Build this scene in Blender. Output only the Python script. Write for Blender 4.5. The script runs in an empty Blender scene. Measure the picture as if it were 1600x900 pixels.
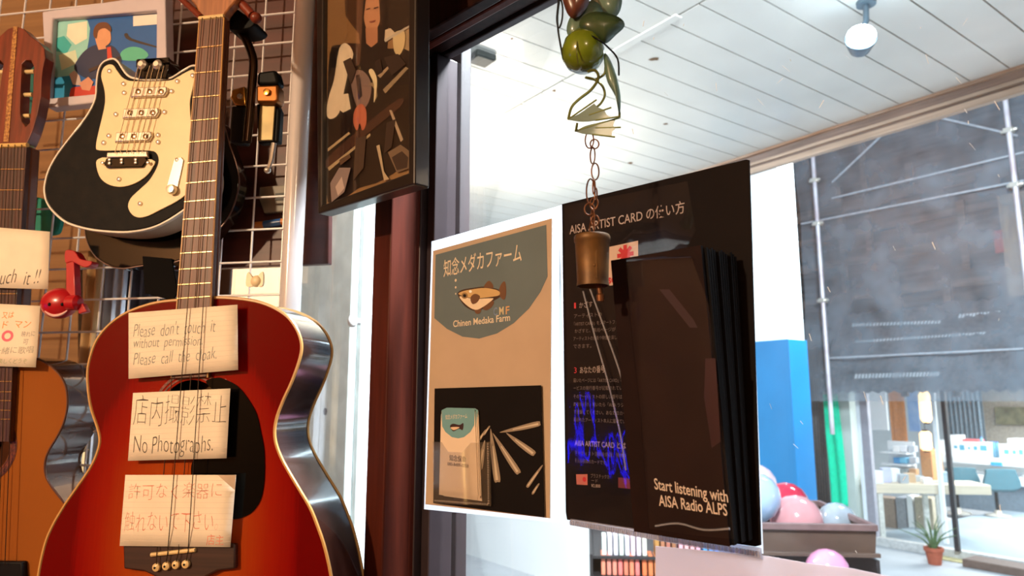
import bpy, bmesh, math, random
from mathutils import Vector, Matrix
from mathutils.geometry import tessellate_polygon
random.seed(7)
S = bpy.context.scene
COL = S.collection
# ------------------------------------------------------------------ camera
FPX = 1100.0; PITCH = math.radians(9.1); CAM = Vector((0, 0, 2.1))
cd = bpy.data.cameras.new('camera'); cam = bpy.data.objects.new('camera', cd); COL.objects.link(cam)
cd.sensor_width = 36; cd.lens = 36 * FPX / 1600; cd.clip_start = 0.02; cd.clip_end = 200
cam.location = CAM; cam.rotation_euler = (math.pi / 2 + PITCH, 0, 0)
cd.dof.use_dof = True; cd.dof.focus_distance = 0.78; cd.dof.aperture_fstop = 9.0
S.camera = cam
# ------------------------------------------------------------------ exposure, sky, lights
S.view_settings.view_transform = 'Standard'; S.view_settings.look = 'None'
S.view_settings.gamma = 1; S.view_settings.use_curve_mapping = False
S.view_settings.exposure = 0.0
wd = bpy.data.worlds.new('sky'); S.world = wd; wd.use_nodes = True
wd.node_tree.nodes['Background'].inputs[0].default_value = (0.62, 0.78, 0.95, 1)
wd.node_tree.nodes['Background'].inputs[1].default_value = 0.8

def light(name, kind, loc, power, col, size=0.1, target=None, spot=None, sy=None):
    l = bpy.data.lights.new(name, kind); o = bpy.data.objects.new(name, l); COL.objects.link(o)
    o.location = loc; l.energy = power; l.color = col
    if kind == 'AREA':
        l.size = size
        if sy: l.shape = 'RECTANGLE'; l.size_y = sy
    else: l.shadow_soft_size = size
    if kind == 'SPOT': l.spot_size = math.radians(spot); l.spot_blend = 0.6
    if target is not None:
        o.rotation_euler = (Vector(target) - Vector(loc)).to_track_quat('-Z', 'Y').to_euler()
    return o
WARM = (1.0, 0.73, 0.46)
light('shop_lamp', 'POINT', (-1.9, -1.3, 2.92), 255, WARM, 0.05)
light('shop_fill_lamp', 'POINT', (0.5, -1.7, 3.2), 36, WARM, 0.15)
light('soffit_flood', 'AREA', (-0.10, 4.0, 2.95), 46, (1.0, 0.90, 0.74), 0.35, target=(-0.35, 4.0, 3.6))
light('walkway_fill', 'AREA', (0.50, 0.95, 3.5), 420, (0.86, 0.95, 1.0), 0.35, target=(-0.6, 1.9, 1.6))  # unseen light, added to brighten the concrete outside the left pane
light('walkway_fill', 'AREA', (-1.2, 4.6, 3.5), 200, (0.95, 0.97, 1.0), 0.6, target=(-0.6, 5.2, 0.5))  # second unseen light, added further along the walkway
light('street_fill', 'AREA', (3.2, 4.6, 4.6), 560, (0.70, 0.88, 1.0), 0.8, target=(4.2, 8.5, 1.4))  # unseen light, added to brighten the mesh sheet and old facade
# ------------------------------------------------------------------ projection helpers
def ray(px, py):
    a = (px - 800) / FPX; b = -(py - 450) / FPX
    return Vector((a, math.cos(PITCH) - math.sin(PITCH) * b, math.sin(PITCH) + math.cos(PITCH) * b))
def atY(px, py, Y):
    d = ray(px, py); return CAM + d * (Y / d.y)
def atz(px, py, z):
    d = ray(px, py); return CAM + d * ((z - CAM.z) / d.z)
class Fr:
    """upright plane: u runs rightwards, v is up, n faces the room; lengths in metres"""
    def __init__(s, O, a):
        s.O = Vector(O); a = math.radians(a)
        s.u = Vector((math.cos(a), -math.sin(a), 0)); s.n = Vector((-math.sin(a), -math.cos(a), 0)); s.z = Vector((0, 0, 1))
        s.mat = Matrix(((s.u.x, 0, s.n.x, s.O.x), (s.u.y, 0, s.n.y, s.O.y), (0, 1, 0, s.O.z), (0, 0, 0, 1)))
    def L(s, px, py, off=0.0):
        d = ray(px, py); o = s.O + s.n * off
        t = (o - CAM).dot(s.n) / d.dot(s.n); P = CAM + d * t - s.O
        return (P.dot(s.u), P.z)
    def P(s, pts, off=0.0): return [s.L(x, y, off) for x, y in pts]
    def W(s, px, py, off=0.0):
        a, b = s.L(px, py, off); return s.O + s.u * a + s.z * b + s.n * off
    def sub(s, px, py, off=0.0):
        f = Fr(s.W(px, py, off), 0); f.u = s.u; f.n = s.n
        f.mat = s.mat.copy(); f.mat.translation = f.O; return f
def FrAt(px, py, Y, a): return Fr(atY(px, py, Y), a)
# ------------------------------------------------------------------ materials
def lin(c):
    return tuple(((v / 255) / 12.92 if v / 255 <= 0.04045 else ((v / 255 + 0.055) / 1.055) ** 2.4) for v in c) + (1,)
def mat(name, rgb, rough=0.5, metal=0.0, var=0.12, scale=20.0, stretch=(1, 1, 1), bump=0.0, coat=0.0, emit=0.0, rgb2=None, alpha=1.0, trans=0.0, spec=0.5):
    m = bpy.data.materials.new(name); m.use_nodes = True; nt = m.node_tree; b = nt.nodes['Principled BSDF']
    b.inputs['Roughness'].default_value = rough; b.inputs['Metallic'].default_value = metal
    b.inputs['Coat Weight'].default_value = coat; b.inputs['Coat Roughness'].default_value = 0.05
    b.inputs['Specular IOR Level'].default_value = spec
    b.inputs['Alpha'].default_value = alpha; b.inputs['Transmission Weight'].default_value = trans
    c1 = lin(rgb); c2 = lin(rgb2) if rgb2 else tuple(v * (1 - var * 2) for v in c1[:3]) + (1,)
    tc = nt.nodes.new('ShaderNodeTexCoord'); mp = nt.nodes.new('ShaderNodeMapping'); nz = nt.nodes.new('ShaderNodeTexNoise')
    mp.inputs['Scale'].default_value = stretch; nz.inputs['Scale'].default_value = scale; nz.inputs['Detail'].default_value = 4
    cr = nt.nodes.new('ShaderNodeValToRGB'); cr.color_ramp.elements[0].position = 0.35; cr.color_ramp.elements[1].position = 0.68
    cr.color_ramp.elements[0].color = c2; cr.color_ramp.elements[1].color = c1
    nt.links.new(tc.outputs['Object'], mp.inputs[0]); nt.links.new(mp.outputs[0], nz.inputs['Vector'])
    nt.links.new(nz.outputs['Fac'], cr.inputs[0]); nt.links.new(cr.outputs[0], b.inputs['Base Color'])
    if bump:
        bp = nt.nodes.new('ShaderNodeBump'); bp.inputs['Strength'].default_value = bump; bp.inputs['Distance'].default_value = 0.002
        nt.links.new(nz.outputs['Fac'], bp.inputs['Height']); nt.links.new(bp.outputs[0], b.inputs['Normal'])
    if emit:
        b.inputs['Emission Color'].default_value = c1; b.inputs['Emission Strength'].default_value = emit
    return m
def sheet_mat(name, rgb, cover, gloss=0.06, rough=0.03, scale=8.0, transl=0.0, bump=0.0):
    """a clear sheet: see-through, with a share that scatters and a mirror-like skin"""
    m = bpy.data.materials.new(name); m.use_nodes = True; nt = m.node_tree; nt.nodes.remove(nt.nodes['Principled BSDF'])
    out = nt.nodes['Material Output']
    tr = nt.nodes.new('ShaderNodeBsdfTransparent'); df = nt.nodes.new('ShaderNodeBsdfDiffuse'); gl = nt.nodes.new('ShaderNodeBsdfGlossy')
    tl = nt.nodes.new('ShaderNodeBsdfTranslucent'); tl.inputs[0].default_value = lin(rgb)
    df.inputs[0].default_value = lin(rgb); gl.inputs['Roughness'].default_value = rough
    mt = nt.nodes.new('ShaderNodeMixShader'); mt.inputs[0].default_value = transl
    nt.links.new(df.outputs[0], mt.inputs[1]); nt.links.new(tl.outputs[0], mt.inputs[2])
    m1 = nt.nodes.new('ShaderNodeMixShader'); m2 = nt.nodes.new('ShaderNodeMixShader')
    tc = nt.nodes.new('ShaderNodeTexCoord'); nz = nt.nodes.new('ShaderNodeTexNoise'); nz.inputs['Scale'].default_value = scale
    ma = nt.nodes.new('ShaderNodeMath'); ma.operation = 'MULTIPLY'; ma.inputs[1].default_value = cover * 2; ma.use_clamp = True
    nt.links.new(tc.outputs['Object'], nz.inputs['Vector']); nt.links.new(nz.outputs['Fac'], ma.inputs[0])
    nt.links.new(ma.outputs[0], m1.inputs[0]); nt.links.new(tr.outputs[0], m1.inputs[1]); nt.links.new(mt.outputs[0], m1.inputs[2])
    if bump:
        n2 = nt.nodes.new('ShaderNodeTexNoise'); n2.inputs['Scale'].default_value = 22; mp = nt.nodes.new('ShaderNodeMapping'); mp.inputs['Scale'].default_value = (1.6, .5, 1)
        bp = nt.nodes.new('ShaderNodeBump'); bp.inputs['Strength'].default_value = bump; bp.inputs['Distance'].default_value = .004
        nt.links.new(tc.outputs['Object'], mp.inputs[0]); nt.links.new(mp.outputs[0], n2.inputs['Vector']); nt.links.new(n2.outputs['Fac'], bp.inputs['Height']); nt.links.new(bp.outputs[0], gl.inputs['Normal'])
    lw = nt.nodes.new('ShaderNodeLayerWeight'); lw.inputs[0].default_value = 0.25
    m3 = nt.nodes.new('ShaderNodeMath'); m3.operation = 'MULTIPLY_ADD'; m3.inputs[1].default_value = 0.35; m3.inputs[2].default_value = gloss; m3.use_clamp = True
    nt.links.new(lw.outputs['Fresnel'], m3.inputs[0]); nt.links.new(m3.outputs[0], m2.inputs[0])
    nt.links.new(m1.outputs[0], m2.inputs[1]); nt.links.new(gl.outputs[0], m2.inputs[2]); nt.links.new(m2.outputs[0], out.inputs[0])
    return m
_mc = {}
def flat(rgb, rough=0.55):
    k = (tuple(rgb), rough)
    if k not in _mc: _mc[k] = mat('ink', rgb, rough, var=0.03, scale=60)
    return _mc[k]
# ------------------------------------------------------------------ mesh helpers
def cr(pts, n=5, closed=True):
    out = []; N = len(pts)
    for i in range(N if closed else N - 1):
        g = (lambda k: pts[k % N]) if closed else (lambda k: pts[min(max(k, 0), N - 1)])
        p0, p1, p2, p3 = g(i - 1), g(i), g(i + 1), g(i + 2)
        for j in range(n):
            t = j / n
            out.append(tuple(0.5 * (2 * b + (c - a) * t + (2 * a - 5 * b + 4 * c - d) * t * t + (3 * b - a - 3 * c + d) * t ** 3) for a, b, c, d in zip(p0, p1, p2, p3)))
    if not closed: out.append(tuple(pts[-1]))
    return out
def circ(cx, cy, r, n=28, ry=None):
    ry = r if ry is None else ry
    return [(cx + r * math.cos(2 * math.pi * i / n), cy + ry * math.sin(2 * math.pi * i / n)) for i in range(n)]
class MB:
    def __init__(s): s.b = bmesh.new(); s.mi = 0; s.mats = []
    def use(s, m):
        if m not in s.mats: s.mats.append(m)
        s.mi = s.mats.index(m); return s
    def _f(s, vs):
        try:
            f = s.b.faces.new(vs); f.material_index = s.mi; return f
        except ValueError: return None
    def prism(s, pts, z0, z1, holes=()):
        loops = [list(pts)] + [list(h) for h in holes]
        lo = [[s.b.verts.new((x, y, z0)) for x, y in l] for l in loops]; hi = [[s.b.verts.new((x, y, z1)) for x, y in l] for l in loops]
        if not holes: s._f(hi[0]); s._f(lo[0][::-1])
        else:
            fl = [v for l in lo for v in l]; fh = [v for l in hi for v in l]
            for t in tessellate_polygon([[Vector((x, y, 0)) for x, y in l] for l in loops]):
                s._f([fh[i] for i in t]); s._f([fl[i] for i in reversed(t)])
        for a, b in zip(lo, hi):
            for i in range(len(a)):
                j = (i + 1) % len(a); s._f([a[i], a[j], b[j], b[i]])
        return s
    def poly(s, pts, z):
        s._f([s.b.verts.new((p[0], p[1], z if len(p) < 3 else p[2])) for p in pts]); return s
    def box(s, x0, x1, y0, y1, z0, z1): return s.prism([(x0, y0), (x1, y0), (x1, y1), (x0, y1)], z0, z1)
    def tube(s, path, r, seg=8, closed=False):
        path = [Vector(p) for p in path]; N = len(path); R = r if isinstance(r, (list, tuple)) else [r] * N
        rings = []; prev = None
        for i, p in enumerate(path):
            if closed: t = path[(i + 1) % N] - path[i - 1]
            else: t = path[min(i + 1, N - 1)] - path[max(i - 1, 0)]
            t = t.normalized() if t.length > 1e-9 else Vector((0, 0, 1))
            if prev is None:
                a = Vector((0, 0, 1)) if abs(t.z) < 0.9 else Vector((1, 0, 0)); prev = t.cross(a).normalized()
            prev = (prev - t * prev.dot(t)); prev = prev.normalized() if prev.length > 1e-9 else t.orthogonal().normalized()
            w = t.cross(prev)
            rings.append([s.b.verts.new(p + (prev * math.cos(2 * math.pi * k / seg) + w * math.sin(2 * math.pi * k / seg)) * R[i]) for k in range(seg)])
        for i in range(N if closed else N - 1):
            a, b = rings[i], rings[(i + 1) % N]
            for k in range(seg): s._f([a[k], a[(k + 1) % seg], b[(k + 1) % seg], b[k]])
        if not closed: s._f(rings[0][::-1]); s._f(rings[-1])
        return s
    def lathe(s, prof, c=(0, 0, 0), seg=24, axis='y', cap=True, sx=1.0):
        rings = []
        for r, h in prof:
            ring = []
            for k in range(seg):
                a = 2 * math.pi * k / seg; x, y = r * math.cos(a) * sx, r * math.sin(a)
                p = (x, h, y) if axis == 'y' else ((x, y, h) if axis == 'z' else (h, x, y))
                ring.append(s.b.verts.new(Vector(c) + Vector(p)))
            rings.append(ring)
        for a, b in zip(rings, rings[1:]):
            for k in range(seg): s._f([a[k], a[(k + 1) % seg], b[(k + 1) % seg], b[k]])
        if cap: s._f(rings[0][::-1]); s._f(rings[-1])
        return s
    def ball(s, c, rx, ry=None, rz=None, seg=20, rings=12):
        ry = rx if ry is None else ry; rz = rx if rz is None else rz
        M = Matrix.Translation(c) @ Matrix.Diagonal((rx, ry, rz, 1))
        g = bmesh.ops.create_uvsphere(s.b, u_segments=seg, v_segments=rings, radius=1, matrix=M)
        for v in g['verts']:
            for f in v.link_faces: f.material_index = s.mi
        return s
    def build(s, name, m=None, parent=None, smooth=True, fr=None, bevel=0.0, solid=0.0, angle=38, fix=True):
        if fix: bmesh.ops.recalc_face_normals(s.b, faces=s.b.faces)
        me = bpy.data.meshes.new(name); s.b.to_mesh(me); s.b.free()
        for k in (s.mats or [m]): me.materials.append(k)
        if smooth:
            for p in me.polygons: p.use_smooth = True
            me.set_sharp_from_angle(angle=math.radians(angle))
        o = bpy.data.objects.new(name, me); COL.objects.link(o)
        if parent is not None: o.parent = parent
        elif fr is not None: o.matrix_world = fr.mat
        if solid:
            k = o.modifiers.new('thick', 'SOLIDIFY'); k.thickness = solid; k.offset = 0
        if bevel:
            k = o.modifiers.new('round', 'BEVEL'); k.width = bevel; k.segments = 2; k.limit_method = 'ANGLE'
        return o
def tag(o, label, cat, group=None, kind=None):
    if kind: o['kind'] = kind
    if label: o['label'] = label
    if cat: o['category'] = cat
    if group: o['group'] = group
    return o
def thing(name, fr, label, cat, group=None):
    o = bpy.data.objects.new(name, None); COL.objects.link(o); o.empty_display_size = 0.05
    o.matrix_world = fr.mat; return tag(o, label, cat, group)
def struct(o): o['kind'] = 'structure'; return o
def lettering(fr, parent, txt, p0, p1, h, m, off, name='lettering', bold=0.0, shear=0.0, wob=0.0):
    cu = bpy.data.curves.new('t', 'FONT'); cu.body = txt; cu.offset = bold; cu.shear = shear; cu.resolution_u = 3
    ob = bpy.data.objects.new('t', cu); COL.objects.link(ob)
    bpy.context.view_layer.update()
    me = bpy.data.meshes.new_from_object(ob.evaluated_get(bpy.context.evaluated_depsgraph_get()))
    bpy.data.objects.remove(ob); bpy.data.curves.remove(cu)
    if not me.vertices: return None
    xs = [v.co.x for v in me.vertices]; ys = [v.co.y for v in me.vertices]
    A = Vector(fr.L(*p0, off)); B = Vector(fr.L(*p1, off)); T = Vector(fr.L(p0[0], p0[1] - h, off))
    sx = (B - A).length / (max(xs) - min(xs)); sy = (T - A).length / max(ys); d = (B - A).normalized(); x0 = min(xs)
    for v in me.vertices:
        w = wob * math.sin(v.co.x * 3.1) if wob else 0
        q = A + d * (v.co.x - x0) * sx + Vector((0, (v.co.y + w) * sy)); v.co = (q.x, q.y, off)
    me.name = name; me.materials.clear(); me.materials.append(m)
    o = bpy.data.objects.new(name, me); COL.objects.link(o); o.parent = parent; return o
def artwork(fr, parent, name, off, layers, step=0.00008):
    mb = MB()
    for i, (c, pts) in enumerate(layers):
        mb.use(flat(c, 0.35)); z = off + step * i
        q = fr.P(cr(pts, 3) if 5 < len(pts) < 14 else pts, z)
        ar = sum(q[k][0] * q[(k + 1) % len(q)][1] - q[(k + 1) % len(q)][0] * q[k][1] for k in range(len(q)))
        mb.poly(q if ar > 0 else q[::-1], z)
    return mb.build(name, None, parent, smooth=False, fix=False)
# ------------------------------------------------------------------ shared materials
M_dark = mat('dark_stained_wood', (42, 18, 12), 0.45, var=0.3, scale=12, stretch=(9, 0.6, 9), spec=.15)
M_dark2 = mat('reddish_stained_wood', (80, 32, 20), 0.45, var=0.2, scale=12, stretch=(9, 0.6, 9), spec=.15)
M_alu = mat('brown_window_frame', (56, 46, 50), 0.4, metal=0.3, var=0.1)
M_white = mat('white_coated_steel', (226, 222, 224), 0.3, var=0.04, coat=0.3)
M_cream = mat('aged_cream_plastic', (250, 226, 178), 0.35, var=0.05)
M_black = mat('black_lacquer', (10, 9, 9), 0.12, var=0.1, coat=0.3, spec=.3)
M_blk = mat('black_rubber', (10, 9, 9), 0.55, var=0.1, spec=.2)
M_chrome = mat('chrome', (235, 226, 212), 0.28, metal=0.75, var=0.03)
M_paper = mat('note_paper', (246, 232, 208), 0.8, var=0.03, scale=30)
M_ruled = mat('paper_rule', (226, 206, 186), 0.8, var=0.02)
M_fb = mat('rosewood', (122, 70, 44), 0.45, var=0.3, scale=14, stretch=(22, 0.7, 5))
M_fret = mat('fret_wire', (214, 186, 140), 0.25, metal=1.0, var=0.03)
M_steel = mat('string_steel', (62, 50, 40), 0.45, metal=1.0, var=0.03)
M_bind = mat('ivory_binding', (232, 200, 140), 0.35, var=0.05)
# ------------------------------------------------------------------ frames of the place
W = FrAt(665, 626, 0.90, 45)             # window wall
G = FrAt(470, 626, 1.03, 10)             # display grid
def wz(z): return z - W.O.z
# ------------------------------------------------------------------ setting: the shop
M_wall = mat('plaster', (150, 112, 78), 0.9, var=0.08, scale=4)
def slab(name, pts, z0, z1, m):
    mb = MB(); mb.prism(pts, z0, z1); return struct(mb.build(name, m, smooth=False))
slab('floor', [(-2.6, -3), (3.75, -3), (-2.6, 3.35)], 0.50, 0.60, mat('shop_floor', (110, 78, 56), 0.5, scale=3))
slab('ceiling', [(-2.7, -3.1), (3.85, -3.1), (-2.7, 3.45)], 3.62, 3.7, mat('shop_ceiling', (140, 110, 84), 0.9, scale=3))
slab('wall_left', [(-2.7, -3.1), (-2.6, -3.1), (-2.6, 3.4), (-2.7, 3.4)], 0.5, 3.65, M_wall)
slab('wall_back', [(-2.7, -3.1), (3.8, -3.1), (3.8, -3.0), (-2.7, -3.0)], 0.5, 3.65, M_wall)
# window wall pieces, local to W: solid part left of the opening, low wall, header
a_l = W.L(335, 500, 0)[0]; a_p0 = W.L(578, 500, 0)[0]; a_r = 4.2
mb = MB(); mb.box(-3.6, a_l, wz(0.5), wz(3.64), -0.14, -0.03); struct(mb.build('wall_front', M_wall, fr=W, smooth=False))
mb = MB(); mb.box(a_l, a_r, wz(0.5), wz(1.62), -0.14, -0.03); struct(mb.build('wall_front_low', M_dark, fr=W, smooth=False))
hz4 = W.L(770, 55, -0.03)[1]; hz = hz4 + .004
a_h = W.L(530, 200, 0.05)[0]
mb = MB(); mb.box(-3.4, a_h - .001, hz, wz(3.62), -0.03, -0.004); struct(mb.build('trim_14', M_dark, fr=W, smooth=False))
mb = MB(); mb.box(a_h, a_r, hz, wz(3.62), -0.02, 0.015); struct(mb.build('trim_1', M_dark, fr=W, smooth=False, bevel=0.004))
h2 = W.L(700, 50, 0.03)[1]
mb = MB(); mb.box(a_h, a_r, h2, wz(3.60), 0.016, 0.03); struct(mb.build('trim_2', M_dark2, fr=W, smooth=False, bevel=0.003))
h3 = W.L(690, 36, 0.05)[1]
mb = MB(); mb.box(a_h, a_r, h3, wz(3.58), 0.031, 0.05); struct(mb.build('trim_3', M_dark, fr=W, smooth=False, bevel=0.003))
mb = MB(); mb.box(W.L(648, 450)[0], a_r, hz4, hz4 + 0.02, -0.034, -0.021); struct(mb.build('trim_4', M_alu, fr=W, smooth=False, bevel=0.002))
# post between the two openings
x0 = W.L(576, 620, 0.045)[0]; x1 = W.L(604, 620, 0.045)[0]
mb = MB(); mb.box(x0, x1, wz(1.0), hz - 0.001, -0.02, 0.045); struct(mb.build('trim_5', M_dark2, fr=W, smooth=False, bevel=0.002))
x2 = W.L(631, 620, 0.005)[0]; x3 = W.L(645, 620, 0.005)[0]
mb = MB(); mb.box(x1 + 0.001, x2, wz(1.0), hz - 0.001, -0.03, -0.006); mb.build('trim_6', M_dark, fr=W, smooth=False)['kind'] = 'structure'
mb = MB(); mb.box(x2 + 0.001, x3, wz(1.0), hz - 0.001, -0.03, 0.006); struct(mb.build('trim_7', M_dark2, fr=W, smooth=False, bevel=0.001))
x4 = W.L(646, 620, 0)[0]; x5 = W.L(666, 620, 0)[0]
mb = MB(); mb.box(x4, x4 + 0.007, wz(1.6), hz4 - .001, -0.045, 0.0); mb.box(x4 + 0.011, x5, wz(1.6), hz4 - .001, -0.045, -0.008)
struct(mb.build('window_1', M_alu, fr=W, smooth=False, bevel=0.0015))
# dark timber column outside the glass
x6 = W.L(671, 500, -0.09)[0]; x7 = W.L(686, 500, -0.09)[0]; x8 = W.L(716, 500, -0.08)[0]
M_col = mat('weathered_timber', (44, 37, 41), 0.6, var=0.15, scale=9, stretch=(6, .6, 6))
mb = MB(); mb.box(x6, x7, wz(0), wz(3.58), -0.10, -0.09); mb.box(x7 + 0.002, x8, wz(0), wz(3.58), -0.10, -0.08)
struct(mb.build('column_1', M_col, fr=W, smooth=False, bevel=0.002))
M_glass = sheet_mat('window_glass', (215, 225, 235), 0.008, gloss=0.006, rough=0.0, scale=5)
M_scr = mat('glass_scratch', (235, 240, 245), 0.5, var=0.02)
mb = MB(); mb.box(x5, 2.2, wz(1.6), hz4 + .004, -0.030, -0.026); gl = struct(mb.build('window_2', M_glass, fr=W, smooth=False))
mb = MB()
for i in range(46):
    px, py = random.uniform(980, 1590), random.choice([random.uniform(10, 240), random.uniform(240, 700), random.uniform(640, 880)])
    if px < 1180 and py > 240: continue
    L = random.uniform(3, 17); an = random.uniform(0.6, 2.4); w = random.uniform(0.6, 1.5)
    dx, dy = L * math.cos(an), L * math.sin(an)
    mb.poly(W.P([(px, py), (px + w, py), (px + dx + w * .4, py + dy), (px + dx - w * .4, py + dy)], -0.0255), -0.0255)
tag(mb.build('scratches', M_scr, gl, smooth=False), None, None, kind='stuff')
mb = MB(); mb.box(a_l, x0 + 0.005, wz(1.62), hz - 0.012, -0.030, -0.026); struct(mb.build('window_3', M_glass, fr=W, smooth=False))
#--EXTERIOR
#--INTERIOR
# ------------------------------------------------------------------ setting: outside
M_ground = mat('street_paving', (188, 190, 192), 0.8, var=0.1, scale=1.5)
mb = MB(); mb.box(-14, 30, -0.3, 0.0, -30, 30); 
gmat = Fr((0, 9, 0), 0); o = mb.build('ground', M_ground, fr=gmat, smooth=False); struct(o)
Ev = Vector((math.cos(math.radians(54)), -math.sin(math.radians(54)), 0)); Sv = Vector((math.sin(math.radians(54)), math.cos(math.radians(54)), 0))
ZS = 3.6
M_soff = mat('white_painted_plank', (214, 214, 208), 0.5, var=0.07, scale=2.2, coat=0.1)
M_gap = mat('plank_joint', (70, 66, 62), 0.9)
def es(e, s, z): return Ev * e + Sv * s + Vector((0, 0, z))
mb = MB()
def bar(mb, e0, e1, s0a, s0b, s1, z0, z1):
    c = [es(e0, s0a, 0), es(e1, s0b, 0), es(e1, s1, 0), es(e0, s1, 0)]
    mb.prism([(p.x, p.y) for p in c], z0, z1)
nearS = lambda e: (1.02 + 0.221 * e) / 1.397
mb.use(M_soff)
for k in range(-48, 18):
    e0 = -1.59 + 0.163 * k; e1 = e0 + 0.156
    bar(mb, e0, e1, 2.045, 2.045, 3.63, ZS, ZS + 0.014)
for k in range(-50, 19):
    e0 = -1.55 + 0.163 * k; e1 = e0 + 0.156
    bar(mb, e0, e1, nearS(e0), nearS(e1), 2.035, ZS, ZS + 0.014)
mb.use(M_gap); bar(mb, -9.6, 1.5, -1.0, 1.0, 3.63, ZS + 0.014, ZS + 0.05)
sof = struct(mb.build('ceiling_soffit', None, smooth=False))
mb = MB(); bar(mb, -2.13, -1.69, 2.02, 2.02, 2.06, ZS - 0.007, ZS - 0.001)
struct(mb.build('trim_8', M_soff, smooth=False, bevel=0.003))
M_stain = mat('rust_brown_stain', (120, 92, 64), 0.9, var=0.2, scale=30)
mb = MB()
for px, py, r in [(866, 142, .018), (1040, 194, .02), (1022, 92, .03), (985, 255, .024), (800, 60, .012), (760, 170, .012)]:
    P = atz(px, py, ZS - 0.0006)
    mb.poly([(P.x + r * random.uniform(.4, 1.1) * math.cos(-t), P.y + r * random.uniform(.4, 1.1) * math.sin(-t)) for t in [i * .7 for i in range(9)]], ZS - 0.0006)
tag(mb.build('stain', M_stain, sof, smooth=False, fix=False), 'brown stain', None)
# eave board
fe = Fr(es(-2, 3.63, ZS), 54)
M_f1 = mat('rusty_edge_strip', (172, 150, 134), 0.7, rgb2=(138, 98, 70), scale=6, stretch=(.5, 6, 6))
M_f2 = mat('weathered_eave_board', (140, 122, 114), 0.7, var=0.2, scale=7, stretch=(.4, 8, 8))
M_f3 = mat('pale_eave_board', (186, 164, 146), 0.7, var=0.15, scale=7, stretch=(.4, 8, 8))
for i, (y0, y1, z0, z1, m) in enumerate([(-.016, .0, -.01, .02, M_f1), (-.06, -.016, -.06, .0, M_f2), (-.078, -.06, -.03, .014, M_f3), (-.092, -.078, -.07, -.004, M_f2), (-.125, -.092, -.03, .008, M_f3)]):
    mb = MB(); mb.box(-8, 3.6, y0, y1, z0, z1); struct(mb.build('trim_%d' % (9 + i), m, fr=fe, smooth=False, bevel=0.002))
# dark box on the soffit
P = atz(752, 97, ZS - 0.03); fb = Fr(P, 54)
t = thing('junction_box', fb, 'small dark box on the white plank soffit beside the timber column', 'box')
mb = MB(); mb.box(-.045, .045, .004, .0295, -.05, .05); mb.build('box_body', mat('dark_green_box', (22, 27, 24), 0.6), t, bevel=0.003)
mb = MB(); mb.box(-.038, .038, .0, .0038, -.043, .043); mb.build('box_lid', mat('box_lid', (26, 32, 28), 0.6), t)
# LED spot on the soffit
P = atz(1345, 60, 3.43); fs = Fr(P, 20)
t = thing('spotlight', fs, 'glaring bluish-white LED spotlight under the white plank soffit', 'lamp')
light('spotlight_glow', 'POINT', (P.x, P.y, P.z - .03), 10, (.82, .94, 1.0), .05)
mb = MB(); mb.lathe([(0.035, 0.06), (0.05, 0.02), (0.055, 0.0)], cap=True, axis='z'); mb.build('lamp_head', mat('lamp_housing', (90, 110, 125), 0.4, metal=.6), t)
mb = MB(); mb.ball((0, 0, 0.012), .05, .05, .03)
k = mb.build('lens', mat('lamp_lens', (215, 240, 255), 0.2, emit=30), t)
for c in t.children:
    c.rotation_euler = (math.radians(-20), 0, 0) if c.name.startswith('lens') else (math.radians(160), 0, 0)
for c in t.children:
    if c.name.startswith('lens'): c.location = (0, -0.002, 0.004)
mb = MB(); mb.tube([(0, 0.03, -0.03), (0.03, 0.09, -0.05), (0.035, 0.168, -0.05)], 0.011); mb.lathe([(0.035, .155), (0.035, .169)], c=(0.035, 0, -0.05)); mb.build('bracket', mat('lamp_bracket', (96, 120, 135), 0.4, metal=.5), t)
# white outer wall with blue lower part
Wl = FrAt(1255, 626, 6.0, 54)
M_ww = mat('white_wall_paint', (238, 240, 238), 0.7, var=0.03, scale=1.5)
xr = Wl.L(1226, 450)[0]; zl = lambda z: z - Wl.O.z
mb = MB(); mb.box(Wl.L(480, 450)[0], xr, zl(0), zl(5.2), -0.25, 0); struct(mb.build('wall_outer', M_ww, fr=Wl, smooth=False))
yb = Wl.L(1225, 530, .02)[1]
mb = MB(); mb.box(Wl.L(1120, 450, .02)[0], xr + .02, zl(0), yb, -0.26, 0.02); struct(mb.build('wall_outer_blue', mat('blue_wall_paint', (16, 110, 164), 0.5, var=0.06, scale=3), fr=Wl, smooth=False, bevel=.004))
# concrete wall outside the left pane
Cw = W.sub(520, 626, -0.55)
M_conc = mat('bare_concrete', (202, 214, 214), 0.9, var=0.12, scale=14, bump=0.15)
mb = MB(); mb.box(-3.0, Cw.L(548, 500)[0], -2.05, 1.5, -0.15, 0); mb.box(Cw.L(548, 500)[0] + .004, Cw.L(556, 500)[0], -2.05, 1.5, -0.15, -0.02)
cwo = struct(mb.build('wall_concrete', M_conc, fr=Cw, smooth=False, bevel=.004))
mb = MB(); mb.lathe([(0.011, 0.0008), (0.0, 0.0012)], axis='z', c=(*Cw.L(508, 643, .001), 0)); mb.build('bolt_hole', flat((30, 32, 34)), cwo)
t = FrAt(551, 502, 1.7, 45)
t2 = thing('wall_knob', t, 'small pale rounded knob fixed to the edge of the concrete wall outside', 'knob')
mb = MB(); mb.ball((0, 0, 0), .012, .016, .012); mb.build('knob_cap', mat('pale_knob', (205, 205, 205), .5), t2)
mb = MB(); mb.lathe([(.008, -.02), (.006, -.006)], axis='z'); mb.build('knob_stem', mat('knob_grey', (150, 150, 150), .5), t2)
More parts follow.
